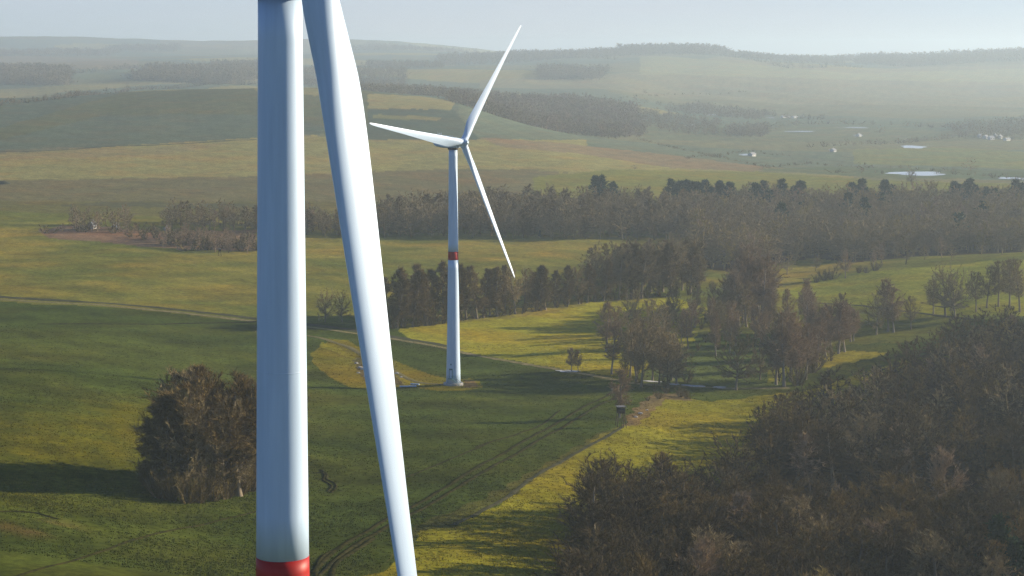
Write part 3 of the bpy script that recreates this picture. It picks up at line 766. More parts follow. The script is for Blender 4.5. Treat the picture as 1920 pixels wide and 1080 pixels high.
rr = random.Random(11)
def scatter(poly, spacing, H, kinds, label, group, n=4000, keep=False, wf=(.9, 1.25), cat='tree', d=None):
    """poly in photo pixels of the tree feet, or with d=True in (px, distance)"""
    xs = [p[0] for p in poly]; ys = [p[1] for p in poly]; P = np.array(poly, float); got = []
    cell = {}
    for _ in range(n):
        a, b = rr.uniform(min(xs), max(xs)), rr.uniform(min(ys), max(ys))
        if not inpoly(np.array([a]), np.array([b]), poly)[0]: continue
        if d: x, y = (a - 960) / F * b, b
        else: x, y, z = hit(a, b)
        s = spacing * rr.uniform(.75, 1.2); cx, cy = int(x // spacing), int(y // spacing)
        if any((x - u) ** 2 + (y - v) ** 2 < s * s for i in (-1, 0, 1) for j in (-1, 0, 1) for u, v in cell.get((cx + i, cy + j), ())): continue
        cell.setdefault((cx, cy), []).append((x, y)); got.append((x, y))
        k = rr.choices([q[0] for q in kinds], [q[1] for q in kinds])[0]
        plant(x, y, rr.uniform(*H), k, label[k] if isinstance(label, dict) else label, group, rr.uniform(*wf), cat, keep)
    return got

# the round grove at the left, behind the near tower
G = 'trees of the round grove left of the near tower'
for i, (px, py, h, k, l) in enumerate([
    (292, 905, 150, 'alder_tree', 'dark leafless tree on the left edge of the round grove'),
    (318, 925, 186, 'alder_tree', 'dark leafless tree second from the left in the round grove'),
    (345, 895, 200, 'umber_tree', 'dark leafless tree at the back of the round grove, left of its middle'),
    (352, 932, 196, 'bare_tree', 'rounded dark tree at the front of the round grove'),
    (388, 925, 215, 'umber_tree', 'tall dark tree in the middle of the round grove'),
    (410, 900, 214, 'alder_tree', 'tallest brown tree at the back of the round grove'),
    (430, 922, 214, 'umber_tree', 'warm brown tree right of the middle of the round grove'),
    (456, 906, 200, 'alder_tree', 'brown leafless tree on the right side of the round grove'),
    (478, 920, 196, 'umber_tree', 'brown tree on the right edge of the round grove, half behind the near tower'),
    (500, 900, 160, 'alder_tree', 'brown tree of the round grove mostly behind the near tower'),
    (305, 900, 176, 'bare_tree', 'low broad tree at the back left of the round grove'),
    (372, 905, 212, 'tall_bare_tree', 'slender tree at the back of the round grove, just left of its top'),
    (420, 934, 190, 'bare_tree', 'broad brown tree at the front right of the round grove'),
    (448, 930, 186, 'umber_tree', 'slender brown tree at the front right of the round grove')]):
    plant_px(px, py, h, k, l, G, {'umber_tree': 1.7, 'reddish_bare_tree': 1.5, 'alder_tree': 1.4, 'bare_tree': .75, 'tall_bare_tree': 1.4}[k])
for i, (px, py, h) in enumerate([(285, 918, 56), (300, 935, 60), (325, 940, 66), (350, 944, 62), (375, 944, 60), (400, 940, 66), (425, 936, 62), (450, 928, 60), (470, 922, 56), (492, 912, 60), (270, 905, 48), (335, 925, 80), (390, 930, 80), (440, 922, 80)]):
    plant_px(px, py, h, 'bush', 'leafless bush in the skirt of the round grove', 'bushes around the foot of the round grove', .9, 'bush')
# two round trees right of the near tower
plant_px(610, 606, 62, 'bare_tree', 'round dark leafless tree, left of the pair between tower and blade', None, .95)
plant_px(641, 604, 58, 'bare_tree', 'round dark leafless tree, right of the pair, touching the near blade', None, .85)
# the belt of trees behind the far turbine
lab = 'tall leafless tree in the belt behind the far turbine'; G = 'trees of the belt behind the far turbine'
belt = [(728, 617), (800, 611), (860, 602), (1000, 585), (1060, 575), (1110, 566), (1200, 560), (1300, 553)]
for i in range(40):
    px = 728 + i * 14.8 + rr.uniform(-4, 4)
    if 1040 < px < 1058: continue
    py = np.interp(px, [b[0] for b in belt], [b[1] for b in belt]) - rr.choice([0, 3, 10])
    top = np.interp(px, [728, 760, 860, 1000, 1060, 1090, 1160, 1230, 1310], [520, 512, 502, 512, 508, 500, 478, 466, 476]) + rr.uniform(-6, 12)
    plant_px(px, py, (py - top) * 1.1, 'alder_tree' if (px < 1080 and rr.random() < .75) else rr.choice(['tall_bare_tree', 'alder_tree']), lab, G, rr.uniform(1.0, 1.35))
for i in range(26):
    px = 735 + i * 22 + rr.uniform(-6, 6); py = np.interp(px, [b[0] for b in belt], [b[1] for b in belt])
    plant_px(px, py, rr.uniform(28, 44), 'bush', 'leafless bush at the foot of the belt behind the far turbine', 'bushes at the foot of the belt', 1.2, 'bush', keep=False)
scatter([(1100, 552), (1310, 540), (1320, 500), (1240, 505), (1110, 540)], 8, (17, 22), [('tall_bare_tree', 1), ('alder_tree', 1)], lab, G, 300)
# middle group right of the far turbine, standing along the ditch
named = [
 (1136, 660, 92, 'birch_tree', 'pale birch with a forked crown left of the copse'),
 (1147, 702, 96, 'reddish_bare_tree', 'single slim tree with a dark bare trunk at the corner of the golden meadow'),
 (1072, 697, 44, 'birch_tree', 'small thin tree, left of the pair on the golden meadow'),
 (1084, 697, 40, 'birch_tree', 'small thin tree, right of the pair on the golden meadow'),
 (1380, 732, 112, 'bare_tree', 'dark branching tree standing alone by the wet track'),
 (1425, 712, 66, 'bare_tree', 'small dark round tree right of the tree by the wet track'),
 (1585, 522, 52, 'birch_tree', 'pinkish slim tree alone at the top edge of the green slope'),
 (1637, 500, 30, 'birch_tree', 'small slim tree above the green slope, right of the pinkish one'),
 (1773, 594, 96, 'bare_tree', 'dark oak like tree, left of the pair on the green slope'),
 (1790, 598, 90, 'bare_tree', 'dark oak like tree, right of the pair on the green slope'),
 (1643, 628, 76, 'bare_tree', 'leafless tree at the left end of the row on the lower slope'),
 (1665, 622, 96, 'birch_tree', 'tall pale tree in the row on the lower slope'),
 (1676, 624, 84, 'birch_tree', 'pale tree right of the tallest in the row on the lower slope'),
 (1708, 618, 62, 'tall_bare_tree', 'thin leafless tree at the right end of the row on the lower slope'),
 (1750, 590, 66, 'tall_bare_tree', 'slim leafless tree left of the oak pair'),
 (1162, 784, 90, 'birch_tree', 'thin pale birch rising behind the wooden hide'),
 (1830, 585, 76, 'tall_bare_tree', 'leafless tree in the row at the right edge of the slope'),
 (1850, 578, 80, 'tall_bare_tree', 'leafless tree in the row at the right edge of the slope'),
 (1872, 575, 86, 'tall_bare_tree', 'leafless tree in the row at the right edge of the slope'),
 (1893, 578, 92, 'tall_bare_tree', 'leafless tree in the row at the right edge of the slope'),
 (1912, 585, 100, 'tall_bare_tree', 'leafless tree in the row at the right edge of the slope'),
 (1708, 346, 28, 'bare_tree', 'small reddish tree in front of the long pond'),
 (387, 160, 18, 'bare_tree', 'round tree alone on the crest of the left hill'),
 (1012, 448, 16, 'pine_tree', 'small dark tree at the edge of the field below the middle wood'),
]
for a in named: plant_px(*a[:5], 'row of leafless trees at the right edge' if 'right edge of the slope' in a[4] else None, 1.3 if a[3] == 'birch_tree' else 1.0)
C1 = 'trees of the copse right of the far turbine'; L1 = {'tall_bare_tree': 'leafless brown tree in the copse right of the golden meadow', 'reddish_bare_tree': 'reddish leafless tree in the copse right of the golden meadow', 'bare_tree': 'wide leafless tree in the copse right of the golden meadow', 'birch_tree': 'pale stemmed birch in the copse right of the golden meadow'}
scatter([(1175, 728), (1185, 690), (1260, 690), (1285, 726), (1240, 734)], 8.5, (15, 20), [('tall_bare_tree', 3), ('bare_tree', 1)], L1, C1, 120, True)
scatter([(1155, 640), (1250, 655), (1290, 640), (1270, 600), (1170, 600)], 13, (11, 15), [('tall_bare_tree', 2), ('bare_tree', 1)], L1, C1, 120, True)
scatter([(1265, 655), (1330, 672), (1480, 650), (1560, 655), (1600, 640), (1570, 600), (1440, 590), (1290, 600)], 12, (13, 18), [('tall_bare_tree', 2), ('reddish_bare_tree', 2), ('birch_tree', 1)], L1, C1, 260, True)
scatter([(1370, 610), (1440, 600), (1440, 575), (1375, 575)], 8, (19, 24), [('reddish_bare_tree', 3), ('tall_bare_tree', 1)], L1, C1, 120, True)
for px, py, h in [(1412, 600, 140), (1428, 606, 128), (1398, 602, 116), (1385, 610, 100)]:
    plant_px(px, py, h, 'reddish_bare_tree', 'tall reddish tree in the peak of the copse', 'tall reddish trees of the copse', 1.1)
B1_ = 'birches in the row below the copse'
for px, py, h in [(1455, 722, 110), (1470, 726, 138), (1482, 716, 128), (1496, 722, 118), (1510, 712, 104), (1530, 690, 96), (1548, 668, 92), (1558, 662, 90), (1572, 664, 96), (1584, 660, 88), (1600, 640, 60)]:
    plant_px(px, py, h, 'birch_tree', 'pale stemmed birch in the row below the copse', B1_, 1.35)
scatter([(1440, 724), (1500, 732), (1540, 690), (1590, 662), (1560, 655), (1480, 690)], 5, (4, 9), [('bush', 1)], 'leafless bush under the row of birches', 'bushes under the birches', 60, False, cat='bush')
scatter([(1150, 640), (1180, 735), (1290, 735), (1300, 660), (1440, 660), (1600, 650), (1560, 590), (1300, 590)], 8, (3, 6), [('bush', 1)], 'leafless bush inside the copse', 'bushes of the copse', 200, False, cat='bush')
for px, py, h in [(1545, 526, 22), (1560, 524, 24), (1530, 530, 16), (1610, 512, 14), (1640, 508, 20), (1625, 512, 14)]:
    plant_px(px, py, h, 'bush', 'low bush along the top edge of the green slope', 'bushes on the edge of the slope', 1.2, 'bush')

# the big dark wood, lower right
W_ = 'trees of the dark wood at the lower right'
LW = {'dark_tall_tree': 'slim dark leafless tree inside the dark wood at the lower right', 'dark_bare_tree': 'broad dark leafless tree inside the dark wood at the lower right', 'umber_tree': 'umber brown leafless tree inside the dark wood at the lower right',
      'tall_bare_tree': 'slim leafless tree inside the dark wood at the lower right', 'bare_tree': 'broad leafless tree inside the dark wood at the lower right', 'golden_bare_tree': 'golden brown leafless tree inside the dark wood at the lower right',
      'reddish_bare_tree': 'reddish leafless tree inside the dark wood at the lower right', 'birch_tree': 'pale birch inside the dark wood at the lower right', 'pine_tree': 'green pine near the right edge of the dark wood'}
mix = [('dark_tall_tree', 5), ('umber_tree', 4), ('dark_bare_tree', 3), ('tall_bare_tree', 1.2), ('golden_bare_tree', .35), ('reddish_bare_tree', .2), ('birch_tree', .4)]
wood = [(1095, 345), (1100, 395), (1150, 425), (1215, 445), (1330, 470), (1420, 500), (1440, 560), (1500, 590), (1600, 600), (1680, 640), (1760, 690), (1830, 740), (2080, 760), (2300, 600), (2300, 300), (1560, 275), (1300, 290), (1060, 300)]
scatter(wood, 6.6, (9.5, 17), mix, LW, W_, 16000, False, (1.2, 1.75), d=True)
for px, D, H, k, l in [(1782, 440, 20, 'birch_tree', 'tall pale birch standing out of the dark wood'), (1880, 385, 17, 'pine_tree', 'green pine near the right edge of the dark wood'), (1902, 395, 15, 'pine_tree', 'green pine at the right edge of the dark wood, behind another'), (1915, 372, 16, 'pine_tree', 'green pine touching the right border in the dark wood')]:
    x, y, z = at_px(px, D); plant(x, y, H, k, l, None, 1.2, 'tree', True)
scatter(wood, 9, (3, 5), [('bush', 1)], 'bush under the trees of the dark wood', 'bushes of the dark wood', 3000, False, (1, 1.5), 'bush', d=True)
scatter([(1060, 330), (1080, 400), (1140, 440), (1210, 460), (1330, 490), (1420, 525), (1410, 500), (1330, 465), (1215, 436), (1150, 415), (1090, 380)], 5, (3, 7), [('bush', 1)], 'bush on the edge of the dark wood', 'bushes on the edge of the dark wood', 500, False, (1, 1.4), 'bush', d=True)
for t in TREES[:]:
    if t['group'] in (W_, 'bushes of the dark wood') and not t['keep']:
        u = 960 + F * t['x'] / t['y']
        if 1190 < u < 1990 and 448 + (u - 1190) * .012 < t['y'] < 476 + (u - 1190) * .02: TREES.remove(t)
# strip of scrub by the hide
for px, py, h in [(1235, 748, 16), (1275, 745, 20), (1290, 748, 18), (1250, 738, 14), (1215, 752, 10)]:
    plant_px(px, py, h, 'bush', 'scrubby bush on the brown bank near the wooden hide', 'bushes on the brown bank', 1.2, 'bush')
# orchard and hedge at the left
O_ = 'reddish orchard trees left of the near tower'
scatter([(80, 440), (150, 425), (250, 448), (480, 470), (480, 448), (300, 440), (260, 432)], 9, (5, 9), [('reddish_bare_tree', 1), ('bush', 2)], {'reddish_bare_tree': 'reddish leafless tree in the scrub around the farm', 'bush': 'reddish scrubby bush around the farm'}, O_, 900, False, (1.2, 1.8))
scatter([(300, 466), (480, 478), (480, 462), (310, 450)], 7, (7, 12), [('reddish_bare_tree', 1), ('bush', 1)], {'reddish_bare_tree': 'reddish leafless tree in the scrub around the farm', 'bush': 'reddish scrubby bush around the farm'}, O_, 300, False, (1.2, 1.7))
scatter([(130, 432), (240, 436), (240, 420), (140, 420)], 9, (9, 14), [('tall_bare_tree', 2), ('reddish_bare_tree', 1)], 'leafless tree beside the white farm', 'trees beside the white farm', 200, False, (1.2, 1.5))
scatter([(300, 432), (480, 436), (640, 446), (640, 425), (480, 418), (310, 418)], 8, (11, 16), [('tall_bare_tree', 3), ('alder_tree', 1), ('birch_tree', .5)], 'leafless tree in the row above the farm scrub', 'row of trees above the farm scrub', 900, False, (1.2, 1.6))
scatter([(1460, 1000), (1700, 1010), (1960, 1020), (1960, 1090), (1460, 1090)], 26, (6, 14), [('tall_bare_tree', 2), ('birch_tree', 1)], 'leafless tree between the green slope and the middle wood', 'trees between the green slope and the middle wood', 300, False, (1.2, 1.6), d=True)
# middle wood: darker trees behind the field
MW = 'trees of the long middle wood'; LM = 'leafless tree in the long wood across the middle'
scatter([(690, 446), (860, 446), (1100, 450), (1310, 452), (1330, 425), (1300, 402), (900, 402), (700, 425)], 8.5, (14, 23), [('tall_bare_tree', 3), ('alder_tree', 2), ('bare_tree', 1)], LM, MW, 5000, False, (1.2, 1.6))
scatter([(1305, 1080), (1340, 1040), (1420, 1030), (1460, 1090), (1530, 1120), (1600, 1075), (1700, 1090), (1780, 1110), (1960, 1100), (2050, 1450), (1300, 1450)], 9.5, (12, 23), [('tall_bare_tree', 3), ('bare_tree', 2), ('golden_bare_tree', 1), ('reddish_bare_tree', .6), ('pine_tree', .12)], LM, MW, 12000, False, (1.3, 1.8), d=True)
for i, px in enumerate([1118, 1126, 1150, 1262, 1275, 1288, 1300, 1312, 1322, 1335, 1350, 1362, 1370, 1418, 1434, 1466, 1490, 1502, 1600, 1614, 1660, 1790, 1803, 1818, 1832, 1850, 1866, 1905, 1917]):
    x, y, z = at_px(px, rr.uniform(1380, 1440)); plant(x, y, rr.uniform(19, 23.5), 'pine_tree', 'dark green pine on the top edge of the middle wood', 'dark pines along the top of the middle wood', 1.5, 'pine tree', True)
for px, py, h in [(1467, 393, 22), (1590, 370, 16), (1622, 382, 20)]:
    x, y, z = hit(px, py + 50); plant(x, y, 21, 'pine_tree', 'dark green pine inside the middle wood', 'pines inside the middle wood', 1.4, 'pine tree', True)
# far woods and hedges, merged as one mass of far trees
FAR = []
def far(poly, spacing, H, n=4000, kinds=(('tall_bare_tree', 2), ('bare_tree', 2)), d=True, wf=(1.6, 2.4)):
    keep = len(TREES); scatter(poly, spacing, H, list(kinds), '', '', n, d=d, wf=wf); FAR.extend(TREES[keep:]); del TREES[keep:]
def hedge(path, spacing, H, wf=(1.6, 2.6), jit=3):
    for (x0, y0), (x1, y1) in zip(path[:-1], path[1:]):
        a = hit(x0, y0); b = hit(x1, y1); L = math.dist(a[:2], b[:2]); n = max(1, int(L / spacing))
        n = min(n, 120)
        for i in range(n):
            t = (i + rr.random()) / n
            if rr.random() < .2: continue
            FAR.append(dict(x=a[0] + (b[0] - a[0]) * t + rr.uniform(-jit, jit), y=a[1] + (b[1] - a[1]) * t + rr.uniform(-jit, jit), H=rr.uniform(*H), wf=rr.uniform(*wf), kind=rr.choice(['bush', 'bare_tree', 'tall_bare_tree'])))
red = (('reddish_bare_tree', 2), ('tall_bare_tree', 2), ('bare_tree', 1))
far([(845, 2650), (905, 2560), (960, 2500), (1100, 2600), (1150, 2550), (1200, 2750), (1195, 3500), (1050, 3700), (900, 3300), (840, 2800)], 13, (15, 22), 9000, red)
far([(660, 3000), (880, 3000), (900, 3800), (640, 4200)], 18, (15, 20), 3000)
far([(-60, 4200), (125, 4100), (130, 4900), (60, 5200), (-60, 5200)], 18, (22, 30), 4000)
far([(250, 4300), (300, 4200), (440, 4200), (480, 4400), (470, 5000), (280, 4900)], 17, (24, 32), 4000)
far([(395, 4900), (480, 4900), (560, 5600), (400, 5600)], 20, (20, 30), 2000)
far([(570, 4000), (760, 4300), (760, 5200), (560, 5000)], 22, (14, 18), 2500)
far([(1012, 4800), (1125, 4800), (1140, 5200), (1012, 5300)], 18, (20, 26), 3000)
far([(830, 6200), (1250, 6700), (1400, 6800), (1560, 6700), (1600, 7300), (1400, 7600), (1000, 7500), (820, 7100)], 26, (18, 30), 9000)
far([(1160, 6900), (1340, 6900), (1370, 7300), (1170, 7300)], 24, (30, 44), 3000)
far([(1600, 6800), (1700, 6500), (1860, 6700), (1980, 6700), (1980, 7500), (1620, 7400)], 26, (20, 32), 7000)
far([(-60, 7600), (200, 7700), (230, 8300), (-60, 8400)], 34, (18, 28), 2500)
far([(200, 8600), (330, 8500), (340, 9300), (220, 9300)], 34, (20, 30), 1800)
far([(640, 8600), (800, 8500), (900, 9000), (700, 9400)], 34, (18, 28), 2200)
far([(1420, 8300), (1640, 8000), (1700, 8600), (1450, 8900)], 34, (20, 34), 2200)
far([(680, 5600), (830, 5500), (820, 6000), (690, 6000)], 26, (18, 24), 1500)
far([(1250, 3700), (1420, 3500), (1440, 3800), (1300, 4000)], 16, (10, 16), 1500)
far([(1360, 2900), (1430, 2900), (1440, 3200), (1370, 3200)], 12, (11, 16), 500)
far([(1800, 2900), (1980, 2900), (1980, 3500), (1780, 3300)], 16, (8, 14), 1500)
far([(1200, 3000), (1340, 2900), (1350, 3400), (1210, 3500)], 15, (9, 14), 900)
hedge([(-60, 206), (0, 197), (120, 184), (240, 170), (380, 160), (480, 158)], 9, (5, 11))
hedge([(0, 132), (130, 138), (250, 128), (340, 122), (480, 122)], 22, (12, 20))
hedge([(130, 176), (300, 168)], 14, (6, 12)); hedge([(400, 156), (480, 150)], 9, (12, 20))
hedge([(840, 110), (1000, 108), (1160, 112)], 24, (12, 22))
hedge([(1180, 190), (1260, 200), (1380, 205), (1480, 222), (1560, 226)], 14, (8, 14))
hedge([(1400, 238), (1560, 232), (1700, 236), (1800, 240), (1920, 244)], 14, (7, 13))
hedge([(1430, 318), (1520, 308), (1620, 316), (1800, 322)], 9, (2, 5)); hedge([(1200, 262), (1360, 298), (1440, 316)], 9, (2, 4))
hedge([(1520, 276), (1600, 272), (1700, 268), (1800, 258), (1920, 262)], 12, (5, 11)); hedge([(1560, 324), (1700, 326), (1840, 330), (1920, 342)], 9, (2, 6))
hedge([(1100, 190), (1250, 178), (1400, 172)], 30, (4, 7)); hedge([(1350, 104), (1480, 128), (1620, 128)], 26, (12, 26))
hedge([(1280, 300), (1400, 284), (1500, 296)], 12, (2, 5))
for px, py, h in [(1618, 322, 22), (1210, 175, 10), (1190, 318, 12), (1820, 320, 26), (1650, 250, 18), (1110, 140, 10)]:
    x, y, z = hit(px, py); FAR.append(dict(x=x, y=y, H=h * y / F, wf=1.6, kind='bare_tree'))

# crop and grass tufts standing on the nearer ground
def tufts():
    r = np.random.default_rng(3); n = 150000
    Y = 1 / r.uniform(1 / 760, 1 / 335, n); px = r.uniform(-20, 1940, n); X = (px - 960) / F * Y
    keep = ~inpoly(px, Y, [(1130, 300), (1150, 425), (1215, 445), (1420, 500), (1440, 560), (1600, 600), (1830, 740), (2080, 760), (2080, 300)]); X, Y = X[keep], Y[keep]; n = len(X)
    clump = sines(X, Y, 5, 31) + sines(X, Y, 17, 32) + sines(X, Y, 60, 33); k = r.uniform(-2.5, 2.5, n) < clump + .6; X, Y = X[k], Y[k]; n = len(X)
    C = np.clip(paint(np.stack([X, Y, height(X, Y)], 1)), .004, .4)
    P, D, T = [], [], []
    for q in range(3):
        x = X + r.normal(0, .22, n); y = Y + r.normal(0, .22, n); P.append(np.stack([x, y, height(x, y) - .02], 1)); D.append(unit(np.stack([r.normal(0, .45, n), r.normal(0, .45, n), np.ones(n)], 1)))
        T.append(C * r.uniform(.55, 1.5, n)[:, None] * np.array([1 + .1 * q, 1, 1]))
    v, t = slivers(r, np.concatenate(P), np.concatenate(D), .22, .22)
    m, tr, b = mat('grass_blades', (.1, .1, .02), .95, 0, 0)
    at = tr.nodes.new('ShaderNodeAttribute'); at.attribute_name = 'tint'; tr.links.new(at.outputs['Color'], b.inputs['Base Color'])
    return tag(link('grass_tufts', mesh_tris('grass_tufts', v, t, m, False, {'tint': np.repeat(np.concatenate(T), 3, 0)})), kind='stuff')
tufts()

# ------------------------------------------------------------------ individuals: those that show largest
def shows(t):
    px = 960 + F * t['x'] / t['y']; return -40 < px < 1960
for t in TREES: t['px'] = 960 + F * t['x'] / t['y']; t['size'] = t['H'] / t['y'] * F
bushes = [t for t in TREES if t['kind'] == 'bush']; trees = [t for t in TREES if t['kind'] != 'bush']
def covered(t):
    """trees deep behind the wood's front rows show only a tip"""
    return (t['y'] < 300) or not shows(t)
MAXT = 360
trees.sort(key=lambda t: (not t['keep'], covered(t), -t['size'])); bushes.sort(key=lambda t: (not t['keep'], covered(t), -t['size']))
nk = sum(t['keep'] for t in trees); print('trees', len(trees), 'named', nk, 'bushes', len(bushes), 'far', len(FAR))
def pick(lst, n):
    a = [t for t in lst[:n] if not covered(t) or t['keep']]; ids = {id(t) for t in a}; return a, [t for t in lst if id(t) not in ids]
solo, rest = pick(trees, MAXT); solob, restb = pick(bushes, 70)
cnt = 0
for t in solo + solob:
    var = rr.randrange(NV); a, b = kind_mesh(t['kind'], var)
    z = h1(t['x'], t['y'])
    o = empty({'dark_tall_tree': 'tall_bare_tree', 'dark_bare_tree': 'bare_tree', 'umber_tree': 'brown_bare_tree'}.get(t['kind'], t['kind']), (t['x'], t['y'], z), rr.uniform(0, 6.28)); s = t['H'] * (1.0 if t['kind'] != 'bush' else 1.0)
    o.scale = (s * t['wf'], s * t['wf'], s)
    tag(o, t['label'], t['cat'], t['group'])
    link('trunk' if t['kind'] != 'bush' else 'stem', a, o); link('crown', b, o); cnt += 1
# the rest of the woods: merged masses
def mass(name, lst, lod, mat_by_kind=True):
    groups = {}
    for t in lst: groups.setdefault(KINDS[t['kind']][1], []).append(t)
    V, T, C, I, mats, off = [], [], [], [], [], 0
    for mi, (mk, ts) in enumerate(groups.items()):
        mats.append(M[mk])
        for t in ts:
            form = KINDS[t['kind']][0]; (a, b) = geo(form, rr.randrange(NV), lod)
            an = rr.uniform(0, 6.28); c, s = math.cos(an), math.sin(an); H = t['H']; wf = t['wf'] * H
            for k, g in enumerate((a, b)):
                v = g[0]; X = (v[:, 0] * c - v[:, 1] * s) * wf + t['x']; Y = (v[:, 0] * s + v[:, 1] * c) * wf + t['y']
                V.append(np.stack([X, Y, v[:, 2] * H + t['z']], 1)); T.append(g[1] + off); off += len(v)
                C.append(np.clip(g[2] * .6 + t['tint'], 0, 1)); I.append(np.full(len(g[1]), mi))
    me = mesh_tris(name, np.concatenate(V), np.concatenate(T), None, False, {'tint': np.concatenate(C)})
    for m_ in mats: me.materials.append(m_)
    me.polygons.foreach_set('material_index', np.concatenate(I).astype(np.int32))
    print(name, len(lst), 'trees', sum(len(x) for x in T), 'tris')
    return tag(link(name, me), kind='stuff')
for L_ in (rest + restb, FAR):
    zz = height(np.array([t['x'] for t in L_]), np.array([t['y'] for t in L_]))
    for t, z in zip(L_, zz): t['z'] = z - (.2 * t['H'] if t['y'] > 2200 else .1 * t['H'] if t['y'] > 1000 else 0); t['tint'] = rr.uniform(0, .5)
L_ = [t for t in rest + restb if -260 < t['px'] < 2250]
near_ = [t for t in L_ if t['y'] < 900]; mid_ = [t for t in L_ if t['y'] >= 900]
mass('woodland_trees', near_ + mid_, 1)
mass('distant_woods', FAR, 2)

# ------------------------------------------------------------------ the wooden hide, farm and distant buildings
def hide(px, py, h, label, az=0.2):
    x, y, z = hit(px, py); s = h / 5.2
    r_ = empty('hunting_hide', (x, y, z - .05), az); r_.scale = (s, s, s); tag(r_, label, 'hide', 'raised wooden hides in the fields')
    cb = MB(); cb.box((0, 0, 3.75), (1.9, 1.9, .16)); cb.box((-.9, 0, 4.35), (.1, 1.7, 1.1)); cb.box((.9, 0, 4.35), (.1, 1.7, 1.1)); cb.box((0, .9, 4.45), (1.9, .1, 1.3)); cb.box((0, -.9, 4.15), (1.9, .1, .7))
    for a in (-.9, .9): cb.box((a, -.9, 4.7), (.12, .12, 1.8))
    cb.build('cabin', M['wood'], r_); MB().box((0, -.84, 4.75), (1.7, .03, .5)).build('window', M['dark_gap'], r_)
    MB().box((0, -.05, 5.4), (2.4, 2.5, .12)).build('roof', M['roof_felt'], r_)
    for a in (-1, 1):
        for b in (-1, 1): MB().bar((a * 1.2, b * 1.2, -.2), (a * .8, b * .8, 3.7), .09).build('leg', M['wood'], r_)
    ld = MB()
    for a in (-.3, .3): ld.bar((a, -2.0, 0), (a, -.95, 3.8), .05)
    for k in range(9): ld.bar((-.3, -2.0 + k * .115, .3 + k * .4), (.3, -2.0 + k * .115, .3 + k * .4), .035)
    ld.build('ladder', M['wood'], r_)
    br = MB()
    for a in (-1, 1): br.bar((a * 1.15, -1.15, .4), (a * .85, .85, 3.2), .05)
    br.build('brace', M['wood'], r_)
hide(1164, 800, 5.6, 'dark wooden hide on legs beside the thin birch in the green field')
hide(412, 480, 3.6, 'small pale hide standing in the field left of the near tower')
def house(px, py, w_, d_, h, rh, label, group, rz, wall='white_wall', roof='tiles', name='farmhouse', cat='house', D=None):
    x, y, z = at_px(px, D) if D else hit(px, py)
    r_ = empty(name, (x, y, z), rz); tag(r_, label, cat, group)
    b = MB(); b.box((0, 0, h / 2 - .5), (w_, d_, h + 1)); b.add([(-w_/2, -d_/2, h), (-w_/2, d_/2, h), (-w_/2, 0, h + rh), (w_/2, -d_/2, h), (w_/2, d_/2, h), (w_/2, 0, h + rh)], [(0, 2, 1), (3, 4, 5)])
    b.build('wall', M[wall], r_)
    r2 = MB(); e = .5
    for s in (-1, 1):
        y0, y1, z0 = s * (d_ / 2 + e), 0, h - e * rh / (d_ / 2)
        vs = [(-w_/2 - e, y0, z0), (w_/2 + e, y0, z0), (w_/2 + e, y1, h + rh), (-w_/2 - e, y1, h + rh)]
        vs += [(a, b_, c + .2) for a, b_, c in vs]; f = [(0, 1, 2, 3), (7, 6, 5, 4), (0, 4, 5, 1), (1, 5, 6, 2), (2, 6, 7, 3), (3, 7, 4, 0)]
        r2.add(vs, f)
    rf = r2.build('roof', M[roof], r_)
    MB().box((w_ * .2, .3, h + rh + .3), (.7, .7, 1.6)).build('chimney', M['tiles' if roof == 'tiles' else 'stone'], rf)
    n = max(2, int(w_ / 3.2))
    for k in range(n):
        MB().box((-w_/2 + (k + .5) * w_ / n, -d_/2 - .03, h * .52), (1.0, .08, 1.2)).build('window' if k != n // 2 else 'door', M['window' if k != n // 2 else 'wood'], r_)
house(174, 429, 3.4, 3, 2.0, 2.0, 'white gabled farmhouse among bare trees, left of the other farm building', None, R(70), roof='grey_roof')
house(217, 429, 3, 2.5, 1.5, 1.3, 'small white farm building right of the gabled farmhouse', None, R(50), name='barn', cat='barn', roof='grey_roof')
house(312, 433, 2.4, 2.0, 1.3, .8, 'small pale shed at the end of the farm scrub', None, R(60), name='shed', cat='shed', roof='grey_roof')
for px, py, w_, lab_ in [(1473, 221, 34, 'long white barn, left of the pair in the far valley'), (1490, 222, 24, 'shorter white barn, right of the pair in the far valley'),
                    (1410, 293, 14, 'small white shed at the hedge in the valley'), (1562, 285, 10, 'lone pale house in the valley meadow'), (1610, 256, 12, 'pale house beside the hedge in the far valley'),
                    (1296, 238, 22, 'white building at the far wood edge in the valley'), (1888, 264, 18, 'white house at the right end of the far village')]:
    house(px, py, w_ * .62, 5.5, 2.6, 1.6, lab_, None, R(rr.uniform(40, 60)), roof='grey_roof', name='distant_building', cat='building')
for i, px in enumerate([1838, 1848, 1858, 1866, 1875]):
    house(px, 258 + (i % 3) * 2, 8, 6, 3, 2.4, 'small pale house in the row of the far village', 'houses of the far village', R(rr.uniform(30, 70)), roof='grey_roof', name='village_house')
# dark earthen hollow with a trough at the left border
x, y, z = hit(4, 345)
mo = MB(); n = 18
mo.lathe([(5.5, -.6), (4.8, .5), (3.2, 1.5), (1.2, 2.2), (.1, 2.3)], 20); mo = mo.build('earth_mound', M['ditch'], None, True); mo.location = (x, y, z); mo.scale = (1.2, .8, 1)
tag(mo, 'dark earth mound at the left border on the brown hillside', 'mound')
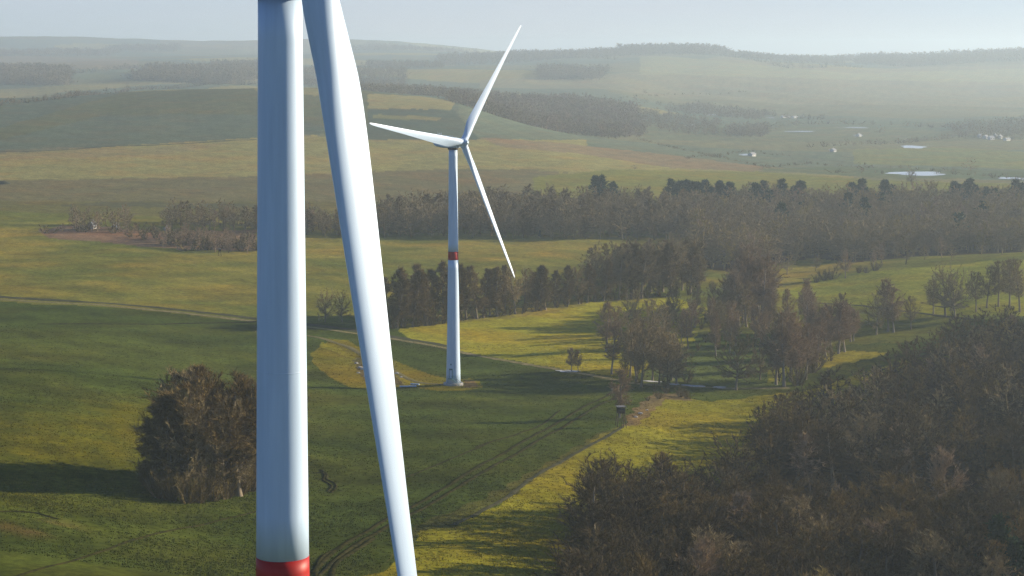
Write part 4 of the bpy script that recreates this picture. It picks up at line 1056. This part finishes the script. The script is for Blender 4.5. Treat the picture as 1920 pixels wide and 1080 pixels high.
# stones, pipes and boards lying by the far turbine
def stone(x, y, s, name='stone', m='stone', label='', group=None, flat=.6, cat='stone'):
    r = np.random.default_rng(int(x * 13 + y * 7) % 9999); mb = MB(); n = 9
    rings = [(.55, -.3), (1.0, .0), (.95, .35), (.55, .62)]; vs = []
    for (q, h) in rings:
        for i in range(n):
            a = 2 * math.pi * i / n; k = q * (1 + r.uniform(-.18, .18)); vs.append((k * math.cos(a) * s, k * math.sin(a) * s, h * s * flat * 1.6 + r.uniform(-.05, .05) * s))
    fs = [(j*n+i, j*n+(i+1) % n, (j+1)*n+(i+1) % n, (j+1)*n+i) for j in range(3) for i in range(n)] + [tuple(3*n+i for i in range(n))]
    mb.add(vs, fs); o = mb.build(name, M[m]); o.location = (x, y, h1(x, y)); return tag(o, label, cat, group)
for px, py, s in [(668, 682, .7), (675, 690, .9), (681, 693, 1.0), (672, 700, .6), (744, 701, .8), (1201, 776, .7), (1192, 783, .6), (1213, 770, .5), (684, 706, .5), (752, 708, .5)]:
    x, y, z = hit(px, py); bank = px > 1000
    stone(x, y, s, 'stone', 'stone', 'pale stone lying on the brown bank by the wooden hide' if bank else 'pale stone lying on the rough patch behind the near blade', 'stones on the brown bank' if bank else 'stones on the rough patch')
for px, py, L_, rz, lab_ in [(765, 726, 5.5, .1, 'white pipe lying in the grass left of the far turbine'), (778, 722, 3, -.35, 'short white pipe beside the longer one near the far turbine')]:
    x, y, z = hit(px, py); b = MB(); b.bar((-L_ / 2, 0, .25), (L_ / 2, 0, .25), .25, 12); o = b.build('pipe', M['paint'], None); o.location = (x, y, z); o.rotation_euler = (0, 0, rz); tag(o, lab_, 'pipe')
#@@OBJ1
# ------------------------------------------------------------------ haze: the air itself
hz = MB(); hz.box((0, 5600, (215 - 45) / 2.0), (27500, 19000, 215 + 45))
mh = bpy.data.materials.new('haze'); mh.use_nodes = True; mh.node_tree.nodes.clear()
out = mh.node_tree.nodes.new('ShaderNodeOutputMaterial'); pv = mh.node_tree.nodes.new('ShaderNodeVolumePrincipled')
pv.inputs['Color'].default_value = (.70, .86, 1.0, 1); pv.inputs['Density'].default_value = 1.2e-4
pv.inputs['Anisotropy'].default_value = .40
mh.node_tree.links.new(pv.outputs[0], out.inputs['Volume'])
hzo = hz.build('haze', mh); tag(hzo, kind='stuff')
